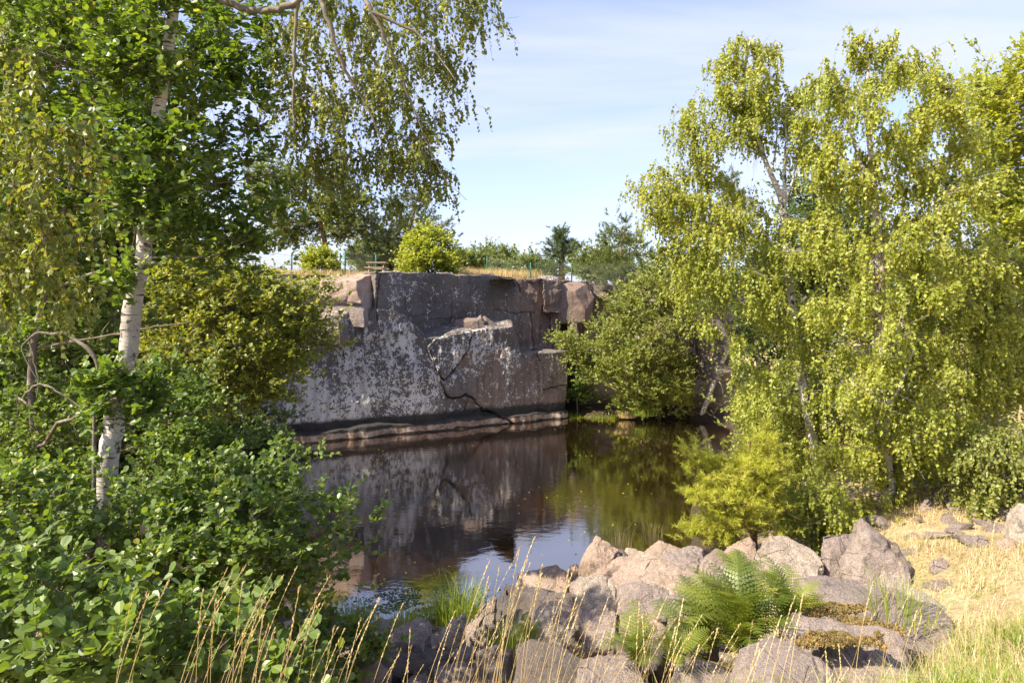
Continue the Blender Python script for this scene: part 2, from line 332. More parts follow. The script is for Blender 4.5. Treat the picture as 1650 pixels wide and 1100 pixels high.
# ------------------------------------------------------------------ the quarry wall
A0 = np.array([-7.9, 24.4]); U = np.array([.869, .494]); N = np.array([.494, -.869])
def cl_px(s, z):
    X = A0[0]+U[0]*s; Y = A0[1]+U[1]*s
    return CX+F*X/Y, HY-F*(z-EYE)/Y
def cl_s(px):
    k = (px-CX)/F; return (k*A0[1]-A0[0])/(U[0]-U[1]*k)
def build_cliff():
    s = np.arange(-5.5, cl_s(958), .036); nv = 190
    t = np.linspace(0, 1, nv)
    pyt = np.interp(cl_px(s, 6)[0], [200, 430, 603, 604, 700, 826, 870, 950], [440, 440, 440, 437, 440, 447, 450, 455])
    Yp = A0[1]+U[1]*s; zt = EYE-(pyt-HY)/F*Yp + .05*fbm(np.stack([s*2, s*0, s*0], 1), 3, 2)
    S, T = np.meshgrid(s, t); Z = -.7+(zt[None]+.7)*T
    px, py = cl_px(S, Z)
    sh = S.shape; q = np.stack([S.ravel(), Z.ravel(), 0*S.ravel()], 1)
    wob = fbm(q*1.6, 3, 40).reshape(sh); px2 = px+wob*3.0; py2 = py+fbm(q*1.9, 3, 44).reshape(sh)*2.2
    d = np.zeros(sh)
    Ur = inpoly(px2, py2, [(603, 420), (826, 420), (832, 462), (850, 490), (868, 492), (868, 567), (838, 567), (822, 526), (740, 535), (685, 546), (650, 508), (630, 500), (603, 500)])
    dep = np.where(Ur, .1+np.clip((px-610)/210, 0, 1.2)**1.1*3.0, 0.)
    yl = np.interp(px, [600, 645, 685, 740, 822, 838, 912, 1000], [500, 508, 546, 535, 526, 567, 567, 567]); rh = np.interp(px, [640, 690, 740, 815, 830, 838, 912], [1, 9, 19, 15, 5, 5, 5])
    ramp = np.clip((yl-py2)/rh, 0, 1)
    Lr = inpoly(px2, py2, [(100, 420), (603, 420), (603, 498), (575, 512), (560, 545), (505, 560), (430, 575), (100, 600)])
    d = np.where(Lr, -1.7, d)
    Rr = inpoly(px2, py2, [(826, 400), (975, 400), (975, 567), (868, 567), (868, 492), (850, 490), (832, 462)])
    dep = np.where(Ur, dep*ramp, dep)
    blk = .35*np.round(fbm(q*.9, 2, 60).reshape(sh)*2.2)/2
    dep = np.where(Rr, (3.9-blk)*ramp, dep)
    # block edges inside the right part: a pillar and a thin step
    dep = np.where(Rr & inpoly(px2, py2, [(899, 508), (912, 508), (912, 567), (903, 567)]), 4.7*ramp, dep)
    dep = np.where(Rr & (px2 > 876) & (px2 < 905) & (py2 < 505), 3.3, dep)
    d = d + .10*inpoly(px2, py2, [(763, 533), (742, 585), (714, 612), (700, 596), (684, 560), (700, 545)]) - .09*inpoly(px2, py2, [(735, 641), (772, 650), (805, 670), (827, 684), (700, 690), (718, 640)]) + .07*inpoly(px2, py2, [(865, 560), (915, 560), (915, 622), (868, 630)])
    d = np.where((px > 912) & (py > 566), -5.5, d)
    # slight batter and quarry slabs
    d = d + .12*fbm(q*.55, 3, 11).reshape(sh) + .035*fbm(q*3.1, 4, 21).reshape(sh) + .02*np.abs(fbm(q*[9, 2, 1], 2, 31)).reshape(sh)
    slab = np.round(fbm(q*[.55, .8, 1], 2, 71).reshape(sh)*3)/3*.10; d = d+slab*(~Lr)
    zz = Z+.08*fbm(q*[1.1, 0, 0], 3, 77).reshape(sh)
    low = sstep(.44, .36, zz); d = np.where((px < 912), d*(1-.5*low)+.26*low*(1+.35*fbm(q*[2.2, 1, 1], 2, 78).reshape(sh)), d)
    cr = [([(763, 533), (757, 560), (742, 585), (728, 605), (714, 612), (702, 596)], 1.0), ([(708, 612), (718, 635), (735, 641), (750, 634), (772, 650), (780, 662), (805, 670), (827, 684)], 1.2),
          ([(865, 568), (868, 582)], .9), ([(870, 628), (890, 624), (912, 618)], .5), ([(752, 634), (752, 660)], .4), ([(800, 500), (830, 505), (862, 503)], .3), ([(835, 445), (838, 470)], .6),
          ([(612, 440), (606, 500), (612, 560)], .35), ([(690, 560), (700, 600), (712, 640)], .35), ([(855, 505), (857, 566)], .6)]
    for pl, w in cr:
        dd = dline(px+wob*2.5, py+fbm(q*4, 2, 90).reshape(sh)*2.2, pl); wv = np.clip(1+.9*fbm(q*1.3, 2, 93).reshape(sh), .25, 1.6); d = d - .30*min(w, 1)*np.clip(1.4-dd/(.75*w*wv+.35), 0, 1)*(py < 683)
    def blur(a, k):
        for ax_ in (0, 1):
            c_ = np.cumsum(np.pad(a, [(k+1, k) if i_ == ax_ else (0, 0) for i_ in (0, 1)], mode='edge'), axis=ax_)
            a = (np.take(c_, range(2*k+1, c_.shape[ax_]), axis=ax_)-np.take(c_, range(0, c_.shape[ax_]-2*k-1), axis=ax_))/(2*k+1)
        return a
    d = d - .035*np.clip(fbm(q*[7, .5, 1], 2, 61).reshape(sh), 0, 1)      # vertical drill and joint marks
    XY = A0[:, None, None]+U[:, None, None]*S+N[:, None, None]*d
    R_ = np.hypot(XY[0], XY[1]); k_ = 1+dep/R_; XY = XY*k_; Z = EYE+(Z-EYE)*k_
    V = np.stack([XY[0].ravel(), XY[1].ravel(), Z.ravel()], 1)
    # lichen density and brown streak areas
    L = np.zeros(sh)
    def soft(poly, val, k=5):
        w = inpoly(px+fbm(q*1.2, 3, 5).reshape(sh)*9, py+fbm(q*1.4, 3, 6).reshape(sh)*9, poly); return w*val
    L = np.maximum(L, soft([(540, 520), (600, 500), (640, 500), (672, 545), (700, 600), (720, 690), (400, 720), (350, 640), (500, 560)], 1.0))
    L = np.maximum(L, soft([(670, 550), (760, 530), (820, 525), (830, 590), (790, 620), (740, 610), (700, 650), (690, 600)], .72))
    L = np.maximum(L, soft([(603, 440), (700, 440), (690, 480), (640, 510), (600, 500)], .62))
    L = np.maximum(L, soft([(700, 440), (826, 445), (830, 480), (760, 500), (700, 520)], .38))
    L = np.maximum(L, soft([(740, 600), (830, 590), (860, 620), (850, 660), (800, 640)], .45))
    L = np.maximum(L, soft([(840, 565), (912, 565), (912, 600), (850, 600)], .5))
    L = np.maximum(L, soft([(720, 640), (790, 640), (780, 675), (720, 680)], .6))
    L = np.maximum(L, .32); L = np.where((ramp > 0) & (ramp < 1) & (px > 685), .5, L); L = blur(L, 9)
    B = np.zeros(sh)+.12
    B = np.maximum(B, soft([(720, 560), (915, 580), (915, 690), (700, 690), (760, 640)], .7))
    B = np.maximum(B, soft([(826, 440), (960, 440), (960, 567), (850, 567)], .9))
    B = np.maximum(B, soft([(740, 490), (860, 470), (868, 567), (820, 530)], .35))
    nx, ny = len(s), nv
    i = (np.arange(ny-1)[:, None]*nx+np.arange(nx-1)[None]).ravel(); Fc = np.stack([i, i+1, i+nx+1, i+nx], 1)
    # the top of the wall runs back into the meadow
    back = [.12, .5, 1.1, 1.9, 2.6, 3.4]; Vt = []
    top = V[-nx:]
    for b in back:
        off = np.stack([top[:, 0]*0-N[0]*b, top[:, 1]*0-N[1]*b], 1)
        z = top[:, 2]+.05*fbm(np.stack([s*1.5, s*0+b*2, s*0], 1), 3, 8) + (.02 if b < 2 else -.25 if b > 3 else 0)
        Vt.append(np.stack([top[:, 0]+off[:, 0], top[:, 1]+off[:, 1], z], 1))
    V = np.concatenate([V]+Vt); ny2 = ny+len(back)
    i = (np.arange(ny2-1)[:, None]*nx+np.arange(nx-1)[None]).ravel(); Fc = np.stack([i, i+1, i+nx+1, i+nx], 1)
    pad = np.full(nx*len(back), .3)
    me = mesh_np('cliff', V, Fc, CLIFF, True, dict(lichen=np.append(L.ravel(), pad), brown=np.append(B.ravel(), pad)))
    try: me.set_sharp_from_angle(angle=math.radians(38))
    except Exception: pass
    tag(obj('cliff', me), kind='structure')
CLIFF = cliff_mat(); build_cliff()
def build_backwall():
    # rock wall behind the willow, east of the corner of the quarry face
    xs = np.arange(1.6, 16, .12); zs = np.linspace(-.5, 6.0, 50); X, Z = np.meshgrid(xs, zs); q = np.stack([X.ravel(), Z.ravel(), 0*X.ravel()], 1)
    Y = 35.6-.05*X.ravel()+Z.ravel()*.12-.45*np.round(fbm(q*.45, 2, 91)*2.5)/2.5-.1*fbm(q*2, 3, 92)
    V = np.stack([X.ravel(), Y, Z.ravel()], 1); nx, ny = len(xs), len(zs)
    i = (np.arange(ny-1)[:, None]*nx+np.arange(nx-1)[None]).ravel()
    tag(obj('quarry_side_wall', mesh_np('quarry_side_wall', V, np.stack([i, i+1, i+nx+1, i+nx], 1), CLIFF, True, dict(lichen=q[:, 0]*0+.3, brown=q[:, 0]*0+.7))), kind='structure')
build_backwall()

# ------------------------------------------------------------------ rocks
def rock_mesh(pts, mat, cuts=3, rough=.03, seed=0, attrs=False):
    bm = bmesh.new()
    for p in pts: bm.verts.new(p)
    r = bmesh.ops.convex_hull(bm, input=bm.verts)
    bmesh.ops.delete(bm, geom=[g for g in r['geom_interior'] if isinstance(g, bmesh.types.BMVert)], context='VERTS')
    loose = [v for v in bm.verts if not v.link_faces]
    if loose: bmesh.ops.delete(bm, geom=loose, context='VERTS')
    mn = Vector([min(v.co[i] for v in bm.verts) for i in range(3)]); mxx = Vector([max(v.co[i] for v in bm.verts) for i in range(3)])
    size = (mxx-mn).length/1.7
    rs_ = random.Random(seed*7+1); ctr = (mn+mxx)/2
    for _ in range(4):     # broken faces
        d = Vector((rs_.uniform(-1, 1), rs_.uniform(-1, 1), rs_.uniform(-.3, .3))).normalized(); far = max((v.co-ctr).dot(d) for v in bm.verts)
        bmesh.ops.bisect_plane(bm, geom=list(bm.verts)+list(bm.edges)+list(bm.faces), plane_co=ctr+d*far*rs_.uniform(.78, .92), plane_no=d, clear_outer=True)
        be = [e for e in bm.edges if e.is_boundary]
        if be: bmesh.ops.holes_fill(bm, edges=be)
    bmesh.ops.dissolve_limit(bm, angle_limit=.06, verts=list(bm.verts), edges=list(bm.edges))
    bmesh.ops.bevel(bm, geom=list(bm.edges), offset=size*.009, segments=1, affect='EDGES', profile=.6)
    for _ in range(cuts):
        long = [e for e in bm.edges if e.calc_length() > size*.045]
        if not long: break
        bmesh.ops.subdivide_edges(bm, edges=long, cuts=1); bmesh.ops.triangulate(bm, faces=[f for f in bm.faces if len(f.verts) > 3])
    bm.normal_update()
    co = np.array([v.co for v in bm.verts]); nn = np.array([v.normal for v in bm.verts])
    k = 1/size
    dsp = rough*size*(.45*fbm(co*1.6*k+seed*3.1, 2, seed)+.9*np.round(fbm(co*2.6*k+seed*1.7, 2, seed+3)*2)/2+.55*fbm(co*9*k+seed, 3, seed+9)) - rough*size*2.2*np.clip(.12-np.abs(fbm(co*1.3*k+seed, 2, seed+30)), 0, 1)/.12*.5
    co = co+nn*dsp[:, None]
    for v, c in zip(bm.verts, co): v.co = c
    me = bpy.data.meshes.new('rock'); bm.to_mesh(me); bm.free(); me.materials.append(mat)
    for p in me.polygons: p.use_smooth = True
    try: me.set_sharp_from_angle(angle=math.radians(16))
    except Exception: pass
    if attrs:
        for n, val in (('lichen', attrs[0]), ('brown', attrs[1])):
            a = me.attributes.new(n, 'FLOAT', 'POINT'); a.data.foreach_set('value', np.full(len(me.vertices), val, dtype=np.float32))
    return me
def px_rock(name, poly, Y, mat, label, cat='rock', group=None, thick=None, lean=.6, seed=0, rough=.03, parent=None, attrs=False, sink=.25, cuts=3):
    """a stone whose outline seen from the path is poly; it is as deep as it is wide, its top leans away"""
    r = random.Random(seed*13+5); xs = [p[0] for p in poly]; ys = [p[1] for p in poly]; cx = sum(xs)/len(xs); y0, y1 = min(ys), max(ys)
    w = (max(xs)-min(xs))/F*Y; T = thick or w*.62; pts = []
    fb, ff, skew = r.uniform(.72, .88), r.uniform(.62, .84), r.uniform(-1, 1)
    for (x, y) in poly:
        v = (y1-y)/max(1, y1-y0)
        Yp = Y+T*(lean*(v-.5))+r.uniform(-.03, .03)*T
        pts.append(P(x, y, Yp))
        for sgn in (-1, 1):
            f = fb if sgn > 0 else ff; q = P(cx+(x-cx)*f+(skew*w*8 if sgn < 0 else 0), y1+(y-y1)*f, Yp+0.0)
            q.y += sgn*T*.5; pass
            q.z -= 0.0 if sgn < 0 else (.05*T)
            pts.append(q)
    for x in (min(xs), max(xs)):     # bury the foot
        for sgn in (-1, 1):
            q = P(cx+(x-cx)*.8, y1, Y); q.z -= sink*max(w, .2); q.y += sgn*T*.5; pts.append(q)
    c = sum(pts, Vector())/len(pts)
    me = rock_mesh([p-c for p in pts], mat, cuts, rough, seed, attrs if mat is CLIFF else False)
    o = obj(name, me, parent, c)
    if parent is None: tag(o, label, cat, group)
    return o
R = [
 ([(833,923),(898,910),(920,931),(923,955),(835,949)],8.8,'K','low sunlit pink rock at the edge of the water, left of the upright boulder'),
 ([(931,928),(936,895),(961,864),(985,876),(1000,890),(991,909),(953,922)],8.5,'K','upright sunlit boulder with a cracked face standing at the waterside'),
 ([(985,880),(1003,884),(1014,896),(1005,905),(988,905)],8.6,'D','small dark speckled stone tucked behind the upright boulder'),
 ([(916,912),(928,907),(936,915),(934,932),(917,928)],8.9,'K','small orange lichened stone between the low rock and the upright boulder'),
 ([(942,935),(991,909),(1054,896),(1092,908),(1127,931),(1140,955),(1100,972),(1040,962),(990,948)],7.7,'K','broad sloping pale pink slab in the middle of the rock pile'),
 ([(1034,893),(1064,871),(1080,873),(1099,884),(1075,898),(1040,899)],8.9,'K','rounded pink rock behind the broad slab, nearest to the reeds'),
 ([(1004,892),(1010,882),(1026,884),(1034,897),(1015,902)],9.0,'P','small pale stone in front of the dry reeds'),
 ([(1058,893),(1118,878),(1139,885),(1137,898),(1112,917),(1086,909)],8.2,'G','wedge of grey pink granite with a dark broken end behind the broad slab'),
 ([(1130,902),(1154,882),(1178,896),(1172,912),(1136,934),(1126,925)],7.9,'G','angular pink grey stone left of the fern'),
 ([(1160,895),(1175,882),(1208,863),(1218,873),(1212,897),(1182,903)],8.4,'K','slanting pink rock under the young pine'),
 ([(1214,903),(1227,861),(1268,865),(1317,890),(1321,900),(1309,925),(1262,930)],7.9,'P','large pale flat faced rock below the birches, left of the rusty gap'),
 ([(1323,928),(1325,865),(1350,862),(1375,859),(1366,882),(1356,932)],7.9,'G','upright split rock with rusty sides beside the pointed boulder'),
 ([(1361,898),(1386,836),(1392,836),(1413,855),(1445,882),(1465,909),(1462,925),(1407,941),(1360,930)],7.6,'G','tall pointed boulder standing up like a fin in front of the birches'),
 ([(1450,884),(1490,880),(1513,893),(1502,918),(1468,922)],7.9,'G','low grey pink rock right of the pointed boulder'),
 ([(1498,905),(1520,897),(1532,912),(1520,925),(1500,922)],7.4,'G','small grey stone half sunk in the dry grass'),
 ([(1412,928),(1424,916),(1450,930),(1545,990),(1530,1004),(1450,975),(1412,948)],6.4,'P','long pale tilted slab right of the flat grey rock'),
 ([(1490,938),(1520,932),(1545,942),(1550,956),(1510,962)],7.0,'G','flat purple grey stone in the straw beside the tilted slab'),
 ([(1270,936),(1309,928),(1410,943),(1508,977),(1530,1000),(1473,1010),(1388,1010),(1293,985),(1262,960)],6.0,'G','wide flat grey rock with a mossy top beside the fern'),
 ([(1258,1012),(1290,990),(1375,1000),(1450,1015),(1470,1060),(1430,1110),(1340,1110),(1262,1040)],4.9,'G','broad mossy slab at the bottom, right of the fern'),
 ([(1195,1050),(1262,1030),(1330,1062),(1370,1110),(1180,1115)],4.5,'G','purple grey slab at the lower edge under the dry grass'),
 ([(1540,862),(1560,852),(1598,846),(1602,872),(1590,884),(1545,884)],9.0,'G','low brown rock at the foot of the right hand birch'),
 ([(1588,848),(1615,818),(1632,822),(1634,872),(1600,876)],9.2,'G','shadowed grey rock behind the big boulder at the right edge'),
 ([(1624,880),(1630,835),(1648,806),(1690,790),(1730,820),(1730,895),(1650,900)],8.0,'P','big pale boulder at the right edge of the picture'),
 ([(1603,872),(1620,866),(1636,870),(1636,884),(1608,884)],7.8,'K','small pink stone leaning against the big boulder at the right edge'),
 ([(917,940),(935,928),(964,925),(991,936),(998,969),(975,985),(931,977)],6.9,'P','pale rock in front of the broad slab, speckled and sunlit'),
 ([(996,944),(1024,934),(1055,938),(1078,950),(1075,978),(1032,988),(991,975)],6.7,'G','grey ribbed rock shaded by the fern'),
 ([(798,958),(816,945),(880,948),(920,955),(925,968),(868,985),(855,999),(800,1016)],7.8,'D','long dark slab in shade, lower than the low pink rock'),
 ([(852,995),(870,972),(890,965),(925,975),(931,991),(909,1018),(890,1045),(862,1037)],6.9,'P','round topped pale lichened boulder among the dry stalks'),
 ([(934,988),(965,978),(993,978),(998,1013),(975,1030),(945,1034)],6.5,'G','grey stone in front of the speckled pale rock'),
 ([(996,994),(1024,981),(1045,991),(1075,1012),(1050,1025),(1005,1022)],6.2,'K','pink and grey stone left of the small fern'),
 ([(832,1040),(855,1029),(909,1045),(938,1062),(928,1105),(825,1110)],5.7,'D','dark purple rock in shade at the bottom, under the round topped boulder'),  # dark granite puts the shade on this rock into its colour
 ([(930,1070),(965,1060),(1003,1062),(1045,1080),(1060,1110),(925,1112)],5.1,'G','flat brown grey rock at the bottom between two grass clumps'),
 ([(1085,1075),(1127,1062),(1155,1076),(1190,1088),(1215,1112),(1075,1112)],4.9,'G','low purple rock at the bottom under the large fern'),
 ([(614,1036),(641,1012),(676,994),(693,1001),(697,1020),(693,1036),(652,1034)],8.3,'G','arched dark rock leaning over a gap at the water'),
 ([(704,1028),(722,1003),(745,984),(758,991),(755,1013),(728,1040),(712,1045)],8.3,'P','light rounded boulder beside the green reed tuft'),
 ([(750,1012),(775,980),(796,957),(807,966),(797,1005),(772,1034),(750,1038)],7.9,'G','slanted pink grey boulder, tip up against the dark slab'),
 ([(594,1044),(641,1034),(679,1040),(684,1064),(654,1075),(613,1062)],7.3,'D','reddish dark rock under the arched rock'),
 ([(660,1070),(687,1040),(723,1051),(730,1062),(695,1083),(668,1090)],7.0,'D','wedge of blue grey rock in front of the light rounded boulder'),
 ([(726,1048),(747,1034),(763,1046),(754,1064),(732,1064)],7.0,'G','small pale grey stone near the slanted boulder'),
 ([(570,1064),(603,1060),(630,1086),(616,1104),(583,1100)],6.7,'K','pink knobbly stone by the alder shoots'),
 ([(640,1102),(660,1090),(684,1083),(696,1092),(692,1116),(640,1116)],6.2,'D','dark stone cut by the lower edge of the frame, left of the grass'),
 ([(700,1078),(745,1064),(770,1082),(748,1110),(702,1110)],6.2,'G','brown grey stone at the lower edge, in the tall grass'),
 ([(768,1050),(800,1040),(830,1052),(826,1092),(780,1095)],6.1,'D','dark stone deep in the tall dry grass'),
 ([(803,1012),(843,1002),(856,1026),(834,1046),(800,1042)],6.8,'K','pinkish stone between the slanted boulder and the round topped boulder'),
 ([(516,998),(528,988),(546,986),(550,1012),(525,1020)],9.4,'D','dark block by the water at the alder shrub'),
 ([(600,1018),(625,1008),(640,1020),(630,1034),(604,1036)],8.4,'D','low black stone at the water line left of the arched rock'),
 ([(1095,1010),(1130,1000),(1160,1015),(1150,1040),(1100,1040)],5.6,'G','grey stone hidden under the fern fronds'),
 ([(1060,960),(1100,955),(1135,965),(1130,990),(1070,990)],6.6,'G','grey stone behind the small fern'),
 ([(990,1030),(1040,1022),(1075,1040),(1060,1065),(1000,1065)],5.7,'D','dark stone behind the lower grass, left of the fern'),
]
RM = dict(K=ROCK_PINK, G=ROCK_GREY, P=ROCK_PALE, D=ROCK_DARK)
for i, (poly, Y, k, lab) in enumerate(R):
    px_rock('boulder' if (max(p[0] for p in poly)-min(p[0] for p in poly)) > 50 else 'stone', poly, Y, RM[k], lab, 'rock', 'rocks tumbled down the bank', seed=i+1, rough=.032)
# small rubble between the boulders, joined: nobody could count it
def rubble():
    bms = []; V = []; Fc = []; n = 0
    base = []
    for k in range(5):
        r = random.Random(k); pts = [Vector((r.uniform(-1, 1), r.uniform(-1, 1), r.uniform(-.6, .6))) for _ in range(11)]
        me = rock_mesh(pts, ROCK_GREY, 1, .03, k+50); me.calc_loop_triangles()
        v = np.array([x.co for x in me.vertices]); f = np.array([t.vertices for t in me.loop_triangles]); base.append((v, f)); bpy.data.meshes.remove(me)
    for k in range(900):
        if k < 700: x = rng.uniform(-3.4, 4.6); y = rng.uniform(4.2, 11.2)
        else: x = rng.uniform(3, 9); y = rng.uniform(8, 13)
        z = g1(x, y)
        if z < -.35: continue
        if x > 3 and y < 7.2: continue
        v, f = base[k % 5]; s = rng.uniform(.05, .17)*(1.3 if y > 8 else 1); a = rng.uniform(0, 6.28)
        R3 = np.array(Matrix.Rotation(a, 3, 'Z') @ Matrix.Rotation(rng.uniform(-.6, .6), 3, 'X'))
        V.append(v @ R3.T*s*np.array([1, 1, .8])+[x, y, z+s*.15]); Fc.append(f+n); n += len(v)
    tag(obj('rubble', mesh_np('rubble', np.concatenate(V), np.concatenate(Fc), ROCK_GREY)), kind='stuff')
rubble()
# blocks in the stepped corner at the left of the quarry face, and loose ones on its ledges
def cliff_pos(px): 
    s = cl_s(px); return A0+U*s
def face_block(poly, back, lab, seed, lich, brown, thick=1.2, name='rock_block', lean=.1, mat=None):
    cx = sum(p[0] for p in poly)/len(poly); Y = cliff_pos(cx)[1]+back
    o = px_rock(name, poly, Y, mat or CLIFF, lab, 'rock', 'blocks on the ledges of the quarry face', thick, lean, seed, .014, None, (lich, brown), sink=.1, cuts=3)
    return o
face_block([(505,470),(520,447),(575,441),(602,441),(603,468),(560,478),(510,480)],1.3,'pink sunlit block at the top of the quarry face, left of the dark slab',101,.2,.9,2.2,mat=ROCK_PINK)  # lighter granite puts the sunlight on this block into its colour
face_block([(500,472),(560,470),(604,467),(604,500),(585,513),(560,516),(500,512)],.95,'grey block on the second step of the quarry corner, below the sunlit block',102,.6,.5,2.0,mat=ROCK_GREY)
face_block([(497,512),(510,499),(560,494),(578,503),(577,530),(562,545),(510,545),(495,535)],.55,'rough brown block on the third step of the quarry corner',103,.5,.8,1.6)
face_block([(545,505),(575,500),(580,530),(572,548),(548,545)],.35,'dark narrow block at the end of the third step',104,.7,.2,1.0)
face_block([(430,452),(468,445),(480,455),(478,490),(430,492)],.8,'dark grey block under the yellow bush, half behind the alder',105,.6,.1,1.6)
face_block([(468,452),(510,447),(520,470),(505,500),(465,500)],1.4,'reddish block under the grass, left of the quarry steps',106,.2,.9,1.6,mat=ROCK_PINK)
face_block([(720,532),(733,516),(752,511),(768,512),(772,530),(755,536)],.9,'pink triangular block lying on the middle ledge',107,.2,.6,.35)
face_block([(755,532),(768,512),(776,505),(782,516),(772,526),(762,534)],1.1,'red brown shard leaning on the middle ledge',108,.2,.6,.25)
face_block([(775,512),(780,508),(800,522),(797,529),(772,530)],1.2,'pale thin slab propped on the middle ledge',109,.5,.4,.3)
face_block([(886,470),(905,452),(945,456),(958,480),(950,505),(930,514),(900,508),(886,495)],4.0,'large rounded brown boulder at the right end of the wall top',110,.05,1.0,1.4)
face_block([(914,520),(922,508),(930,515),(934,545),(915,548)],3.4,'upright brown stone under the overhanging boulder',111,.1,.9,.6)
face_block([(938,520),(950,512),(955,535),(942,545)],3.6,'small brown stone right of the upright stone',112,.1,.9,.6)
face_block([(864,452),(868,444),(888,443),(902,448),(905,453),(870,455)],4.2,'low grey stone on the rim of the wall beside the fence post',113,.6,.5,.6)
face_block([(768,446),(775,441),(795,441),(802,447),(780,450)],3.6,'flat grey stone on the rim of the wall, left end',114,.6,.4,.6)
face_block([(910,575),(925,560),(940,575),(950,640),(935,668),(912,668)],3.1,'dark block in the shaded recess past the wall corner',115,.2,.5,1.4)
for poly, Y, k, lab in [([(1590,680),(1600,640),(1620,625),(1660,630),(1700,640),(1700,700),(1610,700)],17,'P','pale pink rock face in the clearing behind the right hand birches'),
                        ([(1020,470),(1040,455),(1052,462),(1048,500),(1020,500)],31.5,'G','grey rock showing through the shore shrub'),
                        ([(1120,545),(1140,500),(1165,520),(1170,590),(1140,600)],30,'D','dark brown rock face behind the broken birch'),
                        ([(935,677),(950,666),(972,663),(988,672),(985,682),(940,682)],30.3,'D','dark mossy rock at the foot of the shore shrub')]:
    px_rock('boulder', poly, Y, RM[k], lab, 'rock', seed=int(Y*7), thick=1.5)

# ------------------------------------------------------------------ foliage machinery
TPL = dict(
    birch=(np.array([(0,0,0),(-.40,.30,.06),(-.22,.66,.05),(0,1,-.04),(.22,.66,.05),(.40,.30,.06)], float), np.array([(0,1,2),(0,2,3),(0,3,4),(0,4,5)])),
    rhomb=(np.array([(0,0,0),(-.42,.38,.09),(0,1,-.05),(.42,.38,.09)], float), np.array([(0,1,2),(0,2,3)])),
    round=(np.array([(0,0,0),(-.30,.28,.05),(-.43,.62,.08),(-.24,.93,.04),(.24,.93,.04),(.43,.62,.08),(.30,.28,.05),(0,.95,-.02)], float), np.array([(0,1,2),(0,2,3),(0,3,7),(0,7,4),(0,4,5),(0,5,6)])),
    spike=(np.array([(0,0,0),(-.16,.4,.04),(0,1,0),(.16,.4,.04)], float), np.array([(0,1,2),(0,2,3)])),
    needle=(np.array([(-.06,0,0),(.06,0,0),(0,1,0)], float), np.array([(0,1,2)])),
    tuft=(np.array([(-.09,0,0),(.09,0,0),(0,1,0)], float), np.array([(0,1,2)])),
)
def leaves_np(pos, axis, nrm, size, tpl, rnd):
    T, Fc = TPL[tpl]; axis = unit(axis); side = unit(np.cross(axis, nrm)); nrm = np.cross(side, axis)
    V = pos[:, None, :]+size[:, None, None]*(T[None, :, 0:1]*side[:, None, :]+T[None, :, 1:2]*axis[:, None, :]+T[None, :, 2:3]*nrm[:, None, :])
    n, m = len(pos), len(T)
    F2 = (Fc[None]+(np.arange(n)*m)[:, None, None]).reshape(-1, 3)
    return V.reshape(-1, 3), F2, np.repeat(rnd, m)
class Tubes:
    def __init__(s): s.V = []; s.F = []; s.n = 0
    def add(s, pts, rad, k=6):
        pts = np.asarray(pts, float); rad = np.asarray(rad, float); n = len(pts)
        t = unit(np.gradient(pts, axis=0)); ref = np.array([.31, .17, .93]) if abs(t[0, 2]) < .9 else np.array([1., .2, 0]); a = unit(np.cross(t, ref)); b = np.cross(t, a)
        an = np.arange(k)/k*2*math.pi; V = pts[:, None]+rad[:, None, None]*(np.cos(an)[None, :, None]*a[:, None]+np.sin(an)[None, :, None]*b[:, None])
        i = np.arange(n-1)[:, None]*k; j = np.arange(k)[None]; j2 = (j+1) % k
        q = np.stack([i+j, i+j2, i+k+j2, i+k+j], -1).reshape(-1, 4)
        s.V.append(V.reshape(-1, 3)); s.F.append(q+s.n); s.n += n*k
    def many(s, pts, rad):
        """pts (S,n,3) thin three sided twigs"""
        S, n, _ = pts.shape; t = unit(np.gradient(pts, axis=1)); a = unit(np.cross(t, np.array([.3, .9, .31]))); b = np.cross(t, a)
        an = np.arange(3)/3*2*math.pi; V = pts[:, :, None]+rad[:, :, None, None]*(np.cos(an)[:, None]*a[:, :, None]+np.sin(an)[:, None]*b[:, :, None])
        i = np.arange(n-1)[:, None]*3; j = np.arange(3)[None]; j2 = (j+1) % 3
        q = np.stack([i+j, i+j2, i+3+j2, i+3+j], -1).reshape(-1, 4)
        q = (q[None]+(np.arange(S)*n*3)[:, None, None]).reshape(-1, 4)
        s.V.append(V.reshape(-1, 3)); s.F.append(q+s.n); s.n += S*n*3
    def obj(s, name, mat, parent=None, loc=(0, 0, 0)):
        if not s.V: return None
        V = np.concatenate(s.V)-np.array(loc)
        return obj(name, mesh_np(name, V, np.concatenate(s.F), mat, True), parent)
def catmull(p, per=6):
    p = [np.array(q, float) for q in p]; p = [2*p[0]-p[1]]+p+[2*p[-1]-p[-2]]; out = []
    for i in range(1, len(p)-2):
        for t in np.arange(per)/per:
            out.append(.5*((2*p[i])+(-p[i-1]+p[i+1])*t+(2*p[i-1]-5*p[i]+4*p[i+1]-p[i+2])*t*t+(-p[i-1]+3*p[i]-3*p[i+1]+p[i+2])*t**3))
    out.append(p[-2]); return np.array(out)
LEAFVAR = {}
def leaf_variants(tpl, mat):
    k = (tpl, mat.name)
    if k not in LEAFVAR:
        T, Fc = TPL[tpl]; LEAFVAR[k] = [mesh_np('leaf', T, Fc, mat, False, dict(rnd=np.full(len(T), r))) for r in (.15, .35, .55, .75, .9)]
    return LEAFVAR[k]
